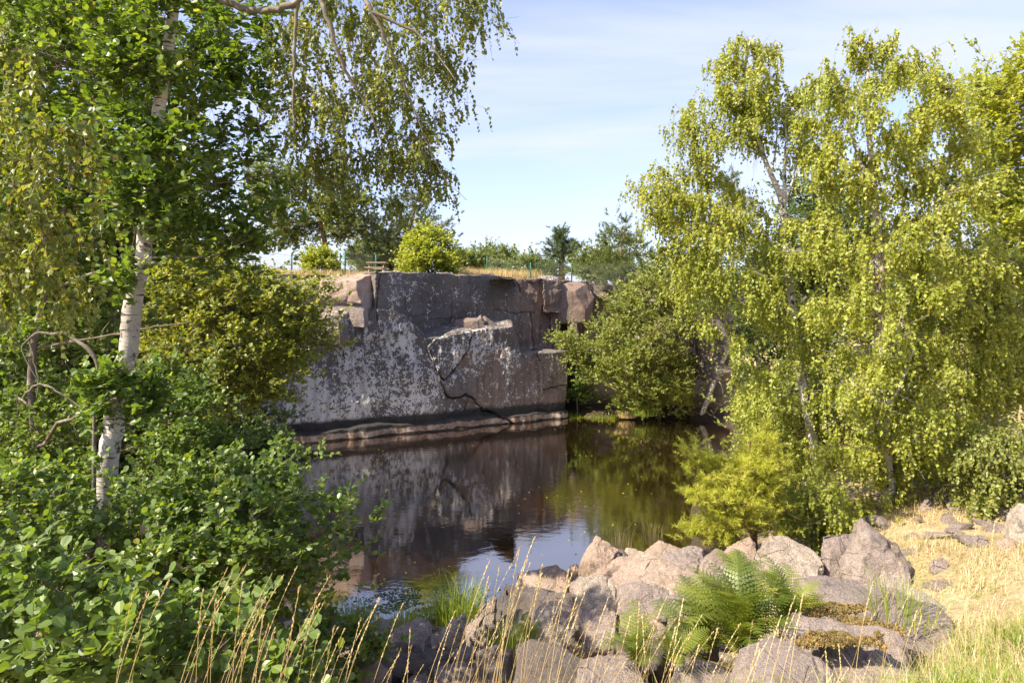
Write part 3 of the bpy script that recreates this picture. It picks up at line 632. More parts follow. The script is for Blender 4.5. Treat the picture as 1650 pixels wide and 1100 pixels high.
def tree(name, label, cat, trunk, Y, crowns, style, leafmat, nleaf, size, bark=None, group=None, r0=.08, stems=(), twigs=True, pick=0, tpl=None, limb_r=.02, seed=1, base=None, avoid=None, twigbark=None, limbbark=None, stembark=None):
    """trunk: [(px,py,r)...] from the foot upwards at distance Y; crowns: (outline, distance, half depth, clumps, clump radius)"""
    rg = np.random.default_rng(seed); bark = bark or BARK_A; twigbark = twigbark or bark; limbbark = limbbark or bark; stembark = stembark or bark
    tp = [P(a, b, Y if len(q) == 0 else q[0]) for (a, b, r, *q) in trunk]; rr = [q[2] for q in trunk]
    gx, gy = tp[0].x, tp[0].y; gzz = g1(gx, gy) if base is None else base
    if tp[0].z > gzz+.05: tp = [Vector((gx-(tp[1].x-gx)*.1, gy, gzz-.15))]+tp; rr = [rr[0]*1.15]+rr
    root = empty(name, (tp[0].x, tp[0].y, gzz), label, cat, group); O = np.array(root.location)
    c = catmull([tuple(q) for q in tp], 7); rad = catmull([(q, 0, 0) for q in rr], 7)[:, 0]
    c[1:-1] += rg.normal(0, 1, c[1:-1].shape)*np.minimum(rad[1:-1, None]*.05, .006)
    tb = Tubes(); tb.add(c-O, np.maximum(rad, .004), 12 if rr[0] > .05 else 7); tb.obj('trunk', bark, root)
    nodes = [(p, r, -1) for p, r in zip(c[3:], rad[3:])]
    limbs = {}; nl = 0
    for st in stems:      # explicit limbs seen in the photograph
        pts = catmull([tuple(P(a, b, q[0] if q else Y)) for (a, b, r, *q) in st], 6); ra = catmull([(q[2], 0, 0) for q in st], 6)[:, 0]; pts[1:] += rg.normal(0, 1, pts[1:].shape)*np.minimum(.35*ra[1:, None]+.002, .008); ra = ra*rg.uniform(.85, 1.15, len(ra))
        # root the limb on the trunk or on an earlier limb
        t_ = Tubes(); t_.add(pts-O, np.maximum(ra, .003), 7); limbs[nl] = [t_]; nodes += [(p, r, nl) for p, r in zip(pts, ra)]; nl += 1
    NP = np.array([q[0] for q in nodes]); NR = np.array([q[1] for q in nodes]); NL = np.array([q[2] for q in nodes])
    cl = []
    for (poly, Yc, Tk, nc, cr) in crowns:
        xs = [q[0] for q in poly]; ys = [q[1] for q in poly]; got = []; tries = 0
        while len(got) < nc and tries < nc*60:
            tries += 1; cand = []
            for _ in range(6):
                x = rg.uniform(min(xs), max(xs)); y = rg.uniform(min(ys), max(ys))
                if not inpoly(np.array([x]), np.array([y]), poly)[0]: continue
                if avoid and any(a[0] < x < a[2] and a[1] < y < a[3] for a in avoid): continue
                dd = float(dline(np.array([x]), np.array([y]), poly+[poly[0]])[0]); f = min(1, (dd/F*Yc)/max(Tk, .01)+.3)
                p = np.array(P(x, y, Yc)); dyy = rg.uniform(-1, 1)*Tk*f; p = p*1.0; p = np.array(P(x, y, Yc+dyy)); 
                m = min([np.linalg.norm(p-g) for g in got]+[9]); cand.append((m, tuple(p)))
            if cand:
                m, p = max(cand); 
                p = np.array(p)
                if p[2] < max(g1(p[0], p[1]), 0)+.05: continue
                got.append(p)
        cl += [(p, cr) for p in got]
    if not len(cl): 
        for k, ts in limbs.items():
            for t_ in ts: t_.obj('limb', limbbark, root)
        return root
    base_c = c[len(c)//2]; cl.sort(key=lambda q: np.min(np.linalg.norm(c-q[0], axis=1)))
    starts = []; outs = []; radii = []
    per = max(3, nleaf//len(cl))
    for (p, cr) in cl:
        d = np.linalg.norm(NP-p, axis=1); up = p[2]-NP[:, 2]; hor = np.hypot(NP[:, 0]-p[0], NP[:, 1]-p[1])
        cost = d+.9*np.maximum(0, .35*hor-up)*(1 if style != 'birch' else .5)
        j = int(np.argmin(cost)); a = NP[j]; L = d[j]
        rs = max(.003, min(NR[j]*.7, limb_r*(.35+L*.45)))
        mid = a+(p-a)*.5+np.array([0, 0, (.22 if style == 'birch' else .06)*L])+rg.normal(0, .07*L, 3)
        tt = np.linspace(0, 1, 7)[:, None]; pts = (1-tt)**2*a+2*tt*(1-tt)*mid+tt**2*p; pts[1:-1] += rg.normal(0, .015*L, (5, 3))
        ra = rs*(1-.72*tt[:, 0]); lid = NL[j]
        if lid < 0:
            lid = nl; limbs[lid] = [Tubes()]; nl += 1
        limbs[lid][0].add(pts-O, ra, 5)
        NP = np.concatenate([NP, pts[2:]]); NR = np.concatenate([NR, ra[2:]]); NL = np.concatenate([NL, np.full(5, lid)])
        # branchlets
        K = max(3, int(per/26)); K = min(K, 26)
        e = p+rg.normal(0, 1, (K, 3))*cr*np.array([.62, .62, .5]); s0 = pts[rg.integers(3, 7, K)]
        out = e-s0; 
        if twigs:
            m_ = (s0+e)/2+rg.normal(0, .08*cr, (K, 3)); limbs[lid][0].many(np.stack([s0, m_, e], 1)-O, np.stack([np.full(K, ra[-1]*.8), np.full(K, ra[-1]*.55), np.full(K, ra[-1]*.3)], 1)+.0012)
        starts.append(np.repeat(np.stack([s0, e], 1)[None], 1, 0).reshape(K, 2, 3)); outs.append(np.full(K, lid)); radii.append(np.full(K, cr))
    SE = np.concatenate(starts); lidv = np.concatenate(outs); crv = np.concatenate(radii); nb = len(SE)
    if style == 'needle' or style == 'needle_far':
        pl = 46 if style == 'needle' else 24
    else: pl = {'birch': 9, 'alder': 7}[style]
    nS = max(nb, nleaf//pl); bi = rg.integers(0, nb, nS); t0 = rg.uniform(.25, 1, nS)[:, None]
    s = SE[bi, 0]*(1-t0)+SE[bi, 1]*t0+rg.normal(0, .05, (nS, 3))*crv[bi, None]; o = unit(SE[bi, 1]-SE[bi, 0]+rg.normal(0, .35, (nS, 3)))
    t = (np.arange(pl)+.6)[None, :]/pl+rg.uniform(-.06, .06, (nS, pl))
    sc = size/.05
    if style == 'birch':
        L = rg.uniform(.16, .5, nS)*min(sc, 2.2)*np.clip(crv[bi]*2.2, .5, 1.3); d0 = unit(o*[1, 1, .4]+rg.normal(0, .3, (nS, 3))); g = np.array([0, 0, -1.])
        f = lambda t: s[:, None]+L[:, None, None]*(d0[:, None]*(.55*t-.2*t*t)[..., None]+g*(.15*t+.85*t*t)[..., None])
        pos = f(t); ax = rg.normal(0, .55, pos.shape)+g*.75+d0[:, None]*.25; nm = rg.normal(0, .55, pos.shape)+d0[:, None]*.5*[1, 1, 0]+np.array([-.35, -.3, .35])
    elif style == 'alder':
        L = rg.uniform(.10, .24, nS)*sc*.8; d0 = unit(o*[1, 1, .6]+[0, 0, .35]+rg.normal(0, .3, (nS, 3)))
        f = lambda t: s[:, None]+L[:, None, None]*(d0[:, None]*t[..., None]+np.array([0, 0, .12])*(t*t)[..., None])
        pos = f(t); ax = d0[:, None]*.6+rg.normal(0, .6, pos.shape)*[1, 1, .5]+[0, 0, .05]; nm = rg.normal(0, .42, pos.shape)+np.array([-.15, -.25, .85])
    else:
        L = rg.uniform(.10, .22, nS)*(1 if style == 'needle' else sc*.5); d0 = unit(o*[1, 1, .4]+[0, 0, .45]+rg.normal(0, .2, (nS, 3)))
        f = lambda t: s[:, None]+L[:, None, None]*(d0[:, None]*t[..., None])
        pos = f(t); ax = d0[:, None]*.75+unit(rg.normal(0, 1, pos.shape))*.8; nm = rg.normal(0, 1, pos.shape)
    tpl = tpl or {'birch': 'rhomb', 'alder': 'round', 'needle': 'needle', 'needle_far': 'tuft'}[style]
    if twigs and style != 'needle_far':
        tq = np.array([0, .5, 1.])[None]*np.ones((nS, 1)); tw = f(tq); r_ = np.array([.0022, .0017, .001])[None]*np.ones((nS, 1))*min(sc, 1.6)
        keep = np.arange(nS)
        tbt = Tubes(); tbt.many(tw[keep]-O, r_[keep]); to = tbt.obj('twigs', twigbark, root); to['kind'] = 'stuff'
    pos = pos.reshape(-1, 3); ax = ax.reshape(-1, 3); nm = nm.reshape(-1, 3); n = len(pos)
    if avoid:
        kx = CX+F*pos[:, 0]/np.maximum(pos[:, 1], .1); ky = HY-F*(pos[:, 2]-EYE)/np.maximum(pos[:, 1], .1); m_ = np.ones(n, bool)
        for a in avoid: m_ &= ~((kx > a[0]) & (kx < a[2]) & (ky > a[1]) & (ky < a[3]) & (rg.random(n) < .9))
        pos, ax, nm = pos[m_], ax[m_], nm[m_]; n = len(pos)
    sz = size*rg.uniform(.65, 1.2, n); rnd = np.clip(rg.beta(1.6, 1.9, n)+.12*fbm(pos*1.1, 2, seed), 0, 1)
    gk = pos[:, 2] > np.maximum(gz(pos[:, 0], pos[:, 1]), 0)-.02
    gk &= np.linalg.norm(pos-np.array([0, 0, EYE]), axis=1) > 1.6
    pos, ax, nm, sz, rnd = pos[gk], ax[gk], nm[gk], sz[gk], rnd[gk]; n = len(pos)
    sel = np.zeros(n, bool)
    if pick:
        kx = CX+F*pos[:, 0]/pos[:, 1]; ky = HY-F*(pos[:, 2]-EYE)/pos[:, 1]; vis = (kx > 5) & (kx < 1645) & (ky > 5) & (ky < 1095)
        sc_ = np.where(vis, sz/pos[:, 1], 0); ii = np.argsort(-sc_)[:pick]; sel[ii] = True
        var = leaf_variants(tpl, leafmat)
        A_ = unit(ax); S_ = unit(np.cross(A_, nm)); N_ = np.cross(S_, A_)
        for i in ii:
            Mx = Matrix([(S_[i][k]*sz[i], A_[i][k]*sz[i], N_[i][k]*sz[i], pos[i][k]-O[k]) for k in range(3)]+[(0, 0, 0, 1)])
            lo = bpy.data.objects.new('leaf', var[min(4, int(rnd[i]*5))]); COL.objects.link(lo); lo.parent = root; lo.matrix_basis = Mx
    k = ~sel; V, Fc, rv = leaves_np(pos[k]-O, ax[k], nm[k], sz[k], tpl, rnd[k])
    co = obj('crown' if cat == 'tree' else 'foliage', mesh_np('crown', V, Fc, leafmat, False, dict(rnd=rv)), root); co['kind'] = 'stuff'
    for kk, ts in limbs.items():
        for t_ in ts: t_.obj('limb' if cat == 'tree' else 'branch', stembark if kk < len(stems) else limbbark, root)
    return root

# ------------------------------------------------------------------ trees on the right bank
tree('birch_tree', 'young birch with a narrow leafy spire above a gap of sky, right of the pond', 'tree',
     [(1335,850,.10),(1300,650,.085),(1282,540,.075),(1268,430,.062),(1260,330,.05),(1232,255,.036),(1205,170,.022),(1200,110,.014),(1210,60,.007)], 12,
     [([(1155,90),(1190,60),(1245,50),(1252,100),(1240,170),(1235,240),(1190,200),(1155,140)],12,.6,17,.30),
      ([(1090,190),(1150,150),(1240,160),(1225,235),(1170,235),(1140,255),(1100,260)],12,.8,15,.32),
      ([(1020,300),(1050,262),(1110,265),(1180,300),(1120,350),(1070,350),(1028,320)],12,.8,15,.30),
      ([(1250,170),(1300,140),(1312,200),(1300,265),(1282,250),(1258,220)],12.2,.5,9,.26),
      ([(1060,350),(1180,295),(1230,330),(1330,370),(1335,700),(1310,850),(1240,800),(1180,740),(1170,640),(1150,560),(1110,490),(1080,430)],12,1.6,84,.33)],
     'birch', LM['birch'], 62000, .055, BARK_B, 'birches on the right bank', avoid=[(1200,255,1232,305),(1250,262,1262,305),(1100,545,1176,690)], seed=11, twigbark=BARK_T, limbbark=BARK_T, limb_r=.022,
     stems=[[(1262,335,.04),(1265,270,.025),(1266,200,.012)],[(1262,335,.03),(1280,280,.016),(1288,235,.008)],[(1240,285,.02),(1250,240,.014),(1252,180,.008)],[(1266,420,.03),(1235,380,.02),(1205,350,.01)]])
tree('birch_tree', 'tallest and densest birch with drooping yellow green crown reaching the rocks, right of the pond', 'tree',
     [(1440,880,.10),(1424,700,.09),(1414,560,.08),(1419,450,.07),(1408,300,.05),(1396,170,.03),(1402,90,.012)], 10.5,
     [([(1295,150),(1340,70),(1420,62),(1500,78),(1560,135),(1560,300),(1300,300)],10.5,1.3,44,.29),
      ([(1300,300),(1590,280),(1600,420),(1630,480),(1620,640),(1590,730),(1600,830),(1480,860),(1300,850),(1270,820),(1330,700),(1320,560),(1300,420)],10.5,1.7,118,.32)],
     'birch', LM['birch'], 92000, .054, BARK_B, 'birches on the right bank', seed=12, twigbark=BARK_T, limbbark=BARK_T, avoid=[(1405,405,1428,470),(1406,500,1424,545)],
     stems=[[(1418,440,.035),(1450,350,.025),(1480,230,.012),(1490,150,.006)],[(1408,310,.03),(1375,230,.018),(1350,130,.007)],[(1400,700,.03,10.2),(1440,640,.025,10),(1475,560,.015,9.8)]])
tree('birch_tree', 'third birch, low and bushy, on the slope above the big boulder at the right edge', 'tree',
     [(1600,800,.07),(1590,650,.055),(1600,500,.03),(1610,400,.012)], 11.5,
     [([(1560,430),(1640,410),(1700,470),(1700,640),(1600,660),(1540,600)],11.5,1.1,36,.38)],
     'birch', LM['birch'], 22000, .055, BARK_B, 'birches on the right bank', seed=13, twigbark=BARK_T, limbbark=BARK_T)
tree('birch_shrub', 'leafy shrub with round leaves at the right edge above the rocks', 'shrub', [(1640,850,.03),(1620,780,.02),(1600,730,.01)], 9.6,
     [([(1545,730),(1580,695),(1660,680),(1720,700),(1720,830),(1640,835),(1560,845),(1530,810)],9.6,.8,34,.3)], 'birch', LM['willow'], 12000, .05, BARK_A, seed=14)
tree('birch_shrub', 'low yellow green birch bush hanging over the pale flat faced rock', 'shrub', [(1310,880,.03),(1300,820,.02),(1290,780,.01)], 9.3,
     [([(1260,800),(1290,770),(1350,770),(1380,830),(1370,850),(1310,880),(1262,860)],9.3,.6,24,.26)], 'birch', LM['birch'], 9000, .045, BARK_A, seed=15)
tree('ash_tree', 'tall yellow green tree filling the upper right corner behind the birches', 'tree', [(1700,800,.2),(1690,500,.16),(1680,250,.08),(1690,120,.03)], 19,
     [([(1565,170),(1600,115),(1650,82),(1740,40),(1780,700),(1600,700),(1585,400)],19,2.4,100,.8)], 'alder', LM['birch'], 60000, .125, BARK_A, seed=16, tpl='rhomb')
tree('oak_tree', 'dark green tree in the gap between the two birches', 'tree', [(1330,640,.2),(1310,450,.12),(1300,330,.05)], 26,
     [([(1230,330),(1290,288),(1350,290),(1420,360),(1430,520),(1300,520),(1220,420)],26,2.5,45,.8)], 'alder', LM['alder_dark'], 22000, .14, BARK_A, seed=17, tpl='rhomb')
tree('spruce_tree', 'dark spruce top peeping over the left birch arm', 'tree', [(1180,520,.14),(1180,350,.08),(1179,262,.01)], 40,
     [([(1179,262),(1195,300),(1210,400),(1150,400),(1165,300)],40,1.0,26,.7)], 'needle_far', LM['pine'], 9000, .22, BARK_P, seed=18)
tree('alder_tree', 'shaded dark thicket tree behind the right birches at the water', 'tree', [(1230,690,.1),(1220,560,.07),(1210,450,.03)], 24,
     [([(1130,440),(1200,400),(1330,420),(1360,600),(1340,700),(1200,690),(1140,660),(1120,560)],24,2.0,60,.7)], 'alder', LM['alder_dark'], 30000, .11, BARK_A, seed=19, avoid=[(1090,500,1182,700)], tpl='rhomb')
tree('willow_tree', 'green tree behind the tallest birch, lower right slope', 'tree', [(1500,720,.1),(1500,560,.07),(1500,420,.03)], 17,
     [([(1400,420),(1560,400),(1640,430),(1650,600),(1590,700),(1400,720),(1360,560)],17,1.6,50,.6)], 'alder', LM['olive'], 26000, .09, BARK_A, seed=20, tpl='rhomb')
tree('pine_tree', 'small young pine with bright yellow green needles at the rocks by the water', 'tree', [(1215,890,.05),(1212,820,.04),(1205,760,.025),(1210,705,.01)], 9,
     [([(1110,728),(1128,728),(1165,752),(1230,705),(1255,720),(1265,800),(1240,860),(1190,880),(1150,876),(1110,862),(1118,836),(1150,830),(1112,808),(1112,788),(1150,778)],9,.75,74,.17)],
     'needle', LM['pine_lit'], 62000, .062, BARK_P, seed=21, limb_r=.016)
tree('willow_shrub', 'rounded sunlit shrub leaning over the far shore, right of the cliff corner', 'shrub', [(1060,665,.12),(1045,600,.08),(1020,540,.04)], 30,
     [([(908,540),(930,536),(955,560),(965,520),(1000,470),(1060,445),(1120,500),(1150,560),(1145,630),(1120,668),(1060,660),(1000,655),(955,625),(940,600)],29.5,2.4,120,.62)],
     'alder', LM['willow'], 60000, .105, BARK_A, seed=22, avoid=[(1118,555,1182,690)], tpl='rhomb')
tree('willow_shrub', 'small dark green shrub in the shaded recess past the cliff corner', 'shrub', [(930,650,.03),(928,620,.02),(926,600,.01)], 31,
     [([(912,605),(925,590),(948,600),(950,635),(920,640)],31,.5,14,.4)], 'alder', LM['alder'], 5000, .10, BARK_A, seed=23, tpl='rhomb')
tree('pine_tree', 'pale green pine at the right end of the wall top, above the shore shrub', 'tree', [(1000,520,.18),(1000,440,.12),(1002,365,.02)], 37,
     [([(985,368),(1015,360),(1040,385),(1050,440),(1040,500),(960,470),(945,440),(955,405),(968,380)],37,1.8,60,.7)], 'needle_far', LM['olive'], 26000, .20, BARK_P, seed=24)
tree('hazel_shrub', 'green shrub between the far pine and the shore shrub', 'shrub', [(1090,500,.1),(1090,450,.06),(1085,420,.03)], 33,
     [([(1040,450),(1060,410),(1100,390),(1140,430),(1150,500),(1060,490)],33,1.6,40,.6)], 'alder', LM['olive'], 18000, .13, BARK_A, seed=25, tpl='rhomb')
tree('hazel_shrub', 'round green bush behind the white stem of the left hand young birch', 'shrub', [(1280,800,.05),(1275,740,.03),(1270,690,.02)], 15.5,
     [([(1190,640),(1240,600),(1330,600),(1390,660),(1400,770),(1300,810),(1200,790)],15.5,1.1,44,.5)], 'alder', LM['willow'], 20000, .08, BARK_A, seed=26, tpl='rhomb')
tree('hazel_shrub', 'green bush filling the slope between the tallest birch and the round leaved shrub', 'shrub', [(1500,800,.05),(1495,740,.03),(1490,690,.02)], 14,
     [([(1400,650),(1470,600),(1560,610),(1600,680),(1580,780),(1480,810),(1400,790)],14,1.0,40,.45)], 'alder', LM['willow'], 17000, .075, BARK_A, seed=27, tpl='rhomb')
# leaning broken birch in the water
def snapped_birch():
    p = [P(1127,676,29.6), P(1140,645,29.4), P(1156,600,29.2), P(1172,565,29.0)]; root = empty('broken_birch', (p[0].x, p[0].y, -.3), 'white broken birch trunk leaning out of the water at the far shore', 'tree')
    O = np.array(root.location); t = Tubes(); t.add(catmull([(p[0].x-.2, p[0].y, -.3)]+[tuple(q) for q in p], 5)-O, np.linspace(.13, .09, 21), 8); t.obj('trunk', BARK_B, root)
    t = Tubes(); t.add(catmull([tuple(P(1153,608,29.2)), tuple(P(1162,620,29.1)), tuple(P(1166,640,29.1))], 4)-O, np.linspace(.02, .008, 9), 5); t.obj('limb', BARK_B, root)
snapped_birch()

# ------------------------------------------------------------------ trees along the wall top and beyond it
tree('pine_tree', 'dark broad crowned pine on the wall top, behind the hanging twigs', 'tree', [(640,450,.22),(650,400,.18),(665,350,.10),(672,315,.03)], 44,
     [([(565,350),(600,325),(640,318),(690,305),(705,335),(738,372),(720,392),(690,400),(640,410),(570,420)],44,2.6,52,.75)], 'needle_far', LM['pine'], 26000, .22, BARK_P, seed=31)
tree('oak_tree', 'dark oak with a bare brown stem behind the chain link fence', 'tree', [(527,450,.2),(525,400,.17),(515,350,.1)], 42,
     [([(400,250),(480,260),(560,290),(585,340),(575,385),(540,385),(500,392),(420,400)],42,3,52,.95)], 'alder', LM['olive'], 20000, .20, BARK_P, seed=32, tpl='rhomb')
tree('oak_tree', 'far green tree behind the picnic trestle', 'tree', [(600,450,.15),(600,410,.1),(600,380,.05)], 52,
     [([(560,400),(600,375),(645,385),(655,440),(560,442)],52,2,22,1.0)], 'alder', LM['olive'], 8000, .24, BARK_A, seed=33, tpl='rhomb')
tree('maple_tree', 'small bright yellow green maple on the rim of the wall', 'tree', [(690,445,.06),(690,415,.05),(690,390,.02)], 31,
     [([(645,420),(655,392),(675,375),(702,372),(735,402),(737,437),(650,440)],31,1.0,42,.36)], 'alder', LM['yellow'], 9000, .14, BARK_A, seed=34, tpl='rhomb')
tree('yellow_bush', 'bright yellow bush in front of the chain link fence', 'shrub', [(518,446,.03),(518,430,.02),(517,415,.01)], 27.5,
     [([(492,440),(496,415),(515,400),(535,412),(546,440)],27.5,.7,26,.26)], 'alder', LM['yellow'], 6000, .09, BARK_A, seed=35, tpl='rhomb')
for k, (x0, x1, yt, Yd, lab) in enumerate([(733,775,409,78,'leftmost round tree on the skyline right of the maple'), (770,800,402,82,'middle round tree on the skyline with a peaked top'), (795,836,405,76,'right hand round tree of the skyline three'),
                                          (826,884,424,60,'low hedge like bush behind the fence posts'), (935,990,418,48,'olive bush right of the far pine')]):
    c_ = (x0+x1)/2
    tree('round_tree', lab, 'tree', [(c_,450,.2),(c_,430,.15),(c_,420,.05)], Yd, [([(x0,440),(x0+4,yt+12),(c_-6,yt+2),(c_+6,yt),(x1-4,yt+10),(x1,440)],Yd,2.2,22,1.0)], 'alder', LM['olive'], 6000, .28, BARK_A, 'trees on the skyline behind the wall', seed=40+k, tpl='rhomb', twigs=False)
tree('pine_tree', 'lone dark pine with tiered branches on the skyline', 'tree', [(905,450,.3),(905,410,.2),(904,370,.04)], 58,
     [([(904,367),(914,382),(905,392),(893,385)],58,.7,14,.5),([(873,396),(884,388),(925,390),(940,396),(930,402),(885,403)],58,1.3,26,.5),([(880,414),(890,402),(920,404),(927,418)],58,1.2,20,.55),([(868,444),(880,420),(930,420),(938,444)],57,1.4,26,.7)], 'needle_far', LM['pine'], 16000, .26, BARK_P, seed=46)
tree('bare_tree', 'leafless grey twiggy tree between the lone pine and the pale green pine', 'tree', [(950,450,.1),(948,420,.06),(946,388,.015)], 50, [], 'alder', LM['olive'], 0, .1, BARK_DEAD, seed=47,
     stems=[[(949,430,.05),(957,405,.03),(960,386,.012)],[(949,430,.04),(941,405,.025),(938,392,.01)],[(948,415,.03),(953,400,.02),(953,383,.01)],[(950,435,.04),(965,415,.02),(970,402,.01)]])

# ------------------------------------------------------------------ trees on the left bank
LB = [(-60, -60)]
tree('birch_tree', 'old white barked birch leaning right beside the pond, its twigs hanging into the sky', 'tree',
     [(152,905,.135),(162,840,.115),(175,740,.105),(190,640,.10),(207,560,.095),(214,490,.095),(230,415,.08),(244,280,.068),(259,160,.064),(283,0,.052),(300,-90,.04),(320,-160,.03)], 7.2,
     [([(380,-60),(800,-60),(775,40),(770,90),(730,60),(700,-10),(560,20)],7.2,.9,22,.32),
      ([(430,10),(560,10),(700,-10),(745,60),(750,140),(712,210),(712,255),(560,240),(470,220)],7.6,.9,56,.33),
      ([(480,220),(712,240),(695,310),(640,335),(560,300),(490,300)],8.0,.8,28,.28)],
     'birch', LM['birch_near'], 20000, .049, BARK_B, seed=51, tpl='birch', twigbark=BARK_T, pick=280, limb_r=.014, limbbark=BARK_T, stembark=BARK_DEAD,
     stems=[[(290,-50,.05),(340,-10,.042,7.1),(395,14,.036,7.0),(430,18,.034,6.9),(485,-2,.03,6.8),(540,-60,.02,6.7)],
            [(480,0,.022,6.8),(475,60,.018,6.8),(472,150,.012,6.8),(474,210,.005,6.8)],
            [(505,-40,.03,6.7),(530,40,.024,6.7),(555,110,.018,6.8),(590,170,.012,6.9),(620,240,.007,7.0)],
            [(540,-60,.03,6.7),(600,20,.02,6.7),(640,110,.014,6.8),(680,210,.008,6.9),(715,285,.005,7.0),(752,322,.002,7.0)],
            [(600,20,.02,6.7),(680,60,.012,6.7),(735,130,.004,6.7)]])
tree('dead_snag', 'crooked dead lichen covered limb forking over a grey stick beside the white trunk', 'tree',
     [(152,700,.020),(157,650,.019),(154,615,.021),(158,590,.02),(146,566,.022),(122,548,.018),(104,536,.018),(85,538,.015),(62,536,.014),(45,548,.012),(36,565,.008),(60,612,.005)], 6.8, [], 'alder', LM['alder'], 0, .05, BARK_DEAD, seed=52,
     stems=[[(38,640,.014),(60,620,.012),(90,628,.01),(150,670,.006)],[(45,545,.01),(60,600,.008),(60,640,.005)]])
tree('alder_tree', 'leafy alder filling the upper left, its branches around the white trunk', 'tree', [(60,930,.05),(70,800,.045),(50,600,.04),(90,400,.035),(140,200,.028),(180,50,.018)], 8.2,
     [([(-70,-50),(400,-50),(450,60),(470,180),(440,260),(300,300),(200,360),(-70,330)],8.4,.8,112,.46),([(180,180),(300,190),(290,385),(195,395)],6.9,.12,11,.24),([(120,-20),(320,-20),(310,130),(150,150)],6.9,.12,10,.26),([(150,610),(250,600),(240,690),(150,690)],6.75,.1,8,.20),([(190,440),(225,440),(220,470),(190,470)],6.8,.05,2,.14),
      ([(-70,300),(180,330),(270,330),(440,290),(470,360),(400,420),(240,440),(170,560),(-70,640)],8.9,.7,62,.44)],
     'alder', LM['alder'], 46000, .076, BARK_A, seed=53, pick=280, limb_r=.02, avoid=[(215,390,250,500),(195,500,235,600),(170,640,205,760),(246,150,272,195),(248,20,300,40)],
     stems=[[(80,470,.022),(150,440,.016),(250,415,.012),(340,412,.008),(405,385,.004)],[(100,330,.03),(200,330,.02),(330,300,.012),(440,280,.006)],[(60,560,.02),(180,540,.014),(262,525,.010),(310,520,.005)]])
tree('birch_tree', 'birch whose leafy twigs hang in from the left edge, trunk outside the frame', 'tree', [(-170,1000,.08),(-160,600,.07),(-150,200,.05),(-140,-50,.03)], 5.0,
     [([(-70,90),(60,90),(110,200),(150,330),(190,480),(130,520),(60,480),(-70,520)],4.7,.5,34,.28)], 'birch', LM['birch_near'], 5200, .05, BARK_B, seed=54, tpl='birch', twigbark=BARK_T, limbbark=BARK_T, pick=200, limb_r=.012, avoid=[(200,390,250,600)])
tree('alder_tree', 'sunlit yellow green alder in front of the left end of the quarry wall', 'tree', [(260,800,.09),(275,700,.08),(290,600,.06),(330,500,.04),(360,430,.02)], 13,
     [([(250,440),(330,400),(420,430),(500,455),(530,490),(515,520),(525,560),(480,600),(440,640),(350,660),(300,640),(240,600)],13,1.6,95,.42)], 'alder', LM['willow'], 36000, .075, BARK_A, seed=55, limb_r=.02,
     stems=[[(300,600,.04),(370,530,.025),(430,470,.012),(470,455,.006)]])
tree('alder_tree', 'dark leafy alder behind the white trunk, deep in the left thicket', 'tree', [(100,800,.1),(110,600,.08),(130,400,.06),(150,250,.03)], 15.5,
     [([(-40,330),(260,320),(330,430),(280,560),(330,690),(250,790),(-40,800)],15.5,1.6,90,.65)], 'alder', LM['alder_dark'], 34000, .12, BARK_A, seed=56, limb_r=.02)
tree('alder_tree', 'tall alder behind the thicket at the upper left', 'tree', [(20,700,.12),(30,400,.09),(60,100,.05)], 15.5,
     [([(-50,-40),(200,-40),(235,60),(225,230),(330,300),(360,400),(-50,420)],15.5,1.4,66,.7)], 'alder', LM['willow'], 28000, .13, BARK_A, seed=57)
tree('thicket_tree', 'shaded tree far back in the left thicket under the wall end', 'tree', [(200,760,.15),(220,650,.1),(240,560,.05)], 18,
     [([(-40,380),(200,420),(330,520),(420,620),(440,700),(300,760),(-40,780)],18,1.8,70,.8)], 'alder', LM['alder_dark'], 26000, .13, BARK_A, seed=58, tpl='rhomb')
tree('willow_shrub', 'dark green bush hanging over the water at the left foot of the quarry wall', 'shrub', [(360,740,.05),(370,720,.03),(380,700,.02)], 20.5,
     [([(270,700),(330,670),(400,680),(440,700),(472,705),(476,725),(450,748),(380,752),(280,770)],20.5,1.2,52,.42)], 'alder', LM['alder'], 26000, .08, BARK_A, seed=59, tpl='rhomb')
tree('alder_shrub', 'fine leaved alder scrub in half sun right of the white trunk', 'shrub', [(250,860,.03),(255,780,.025),(260,700,.015)], 8.4,
     [([(215,620),(300,600),(340,660),(380,730),(330,780),(230,800)],8.4,.8,46,.32),([(-60,600),(120,620),(150,700),(140,780),(-60,800)],8.6,.8,36,.32)], 'alder', LM['alder'], 17000, .055, BARK_A, seed=60, avoid=[(150,640,205,770)])
tree('alder_shrub', 'spreading alder shrub reaching out over the water with upright leaf tips', 'shrub', [(180,1000,.05),(220,940,.04),(290,880,.025),(380,840,.015)], 6.3,
     [([(-70,770),(80,750),(140,770),(200,790),(300,760),(420,745),(480,755),(495,790),(530,810),(562,830),(545,880),(520,930),(480,980),(400,1010),(100,1000),(-70,960)],6.2,.9,130,.27)],
     'alder', LM['alder'], 30000, .056, BARK_A, seed=61, pick=290, limb_r=.012, avoid=[(146,770,180,830),(142,862,175,895)],
     stems=[[(60,935,.03,5.8),(110,905,.026,5.9),(160,890,.02,6.0),(190,850,.012,6.1)]])
tree('alder_shrub', 'nearest alder shrub with big glossy leaves in the lower left corner', 'shrub', [(120,1250,.03),(130,1100,.022),(140,1020,.012)], 3.7,
     [([(-80,930),(40,900),(120,960),(240,900),(300,960),(380,1000),(470,1050),(540,1130),(-80,1150)],3.7,.55,62,.19)], 'alder', LM['alder'], 5600, .062, BARK_A, seed=62, pick=290, limb_r=.010)
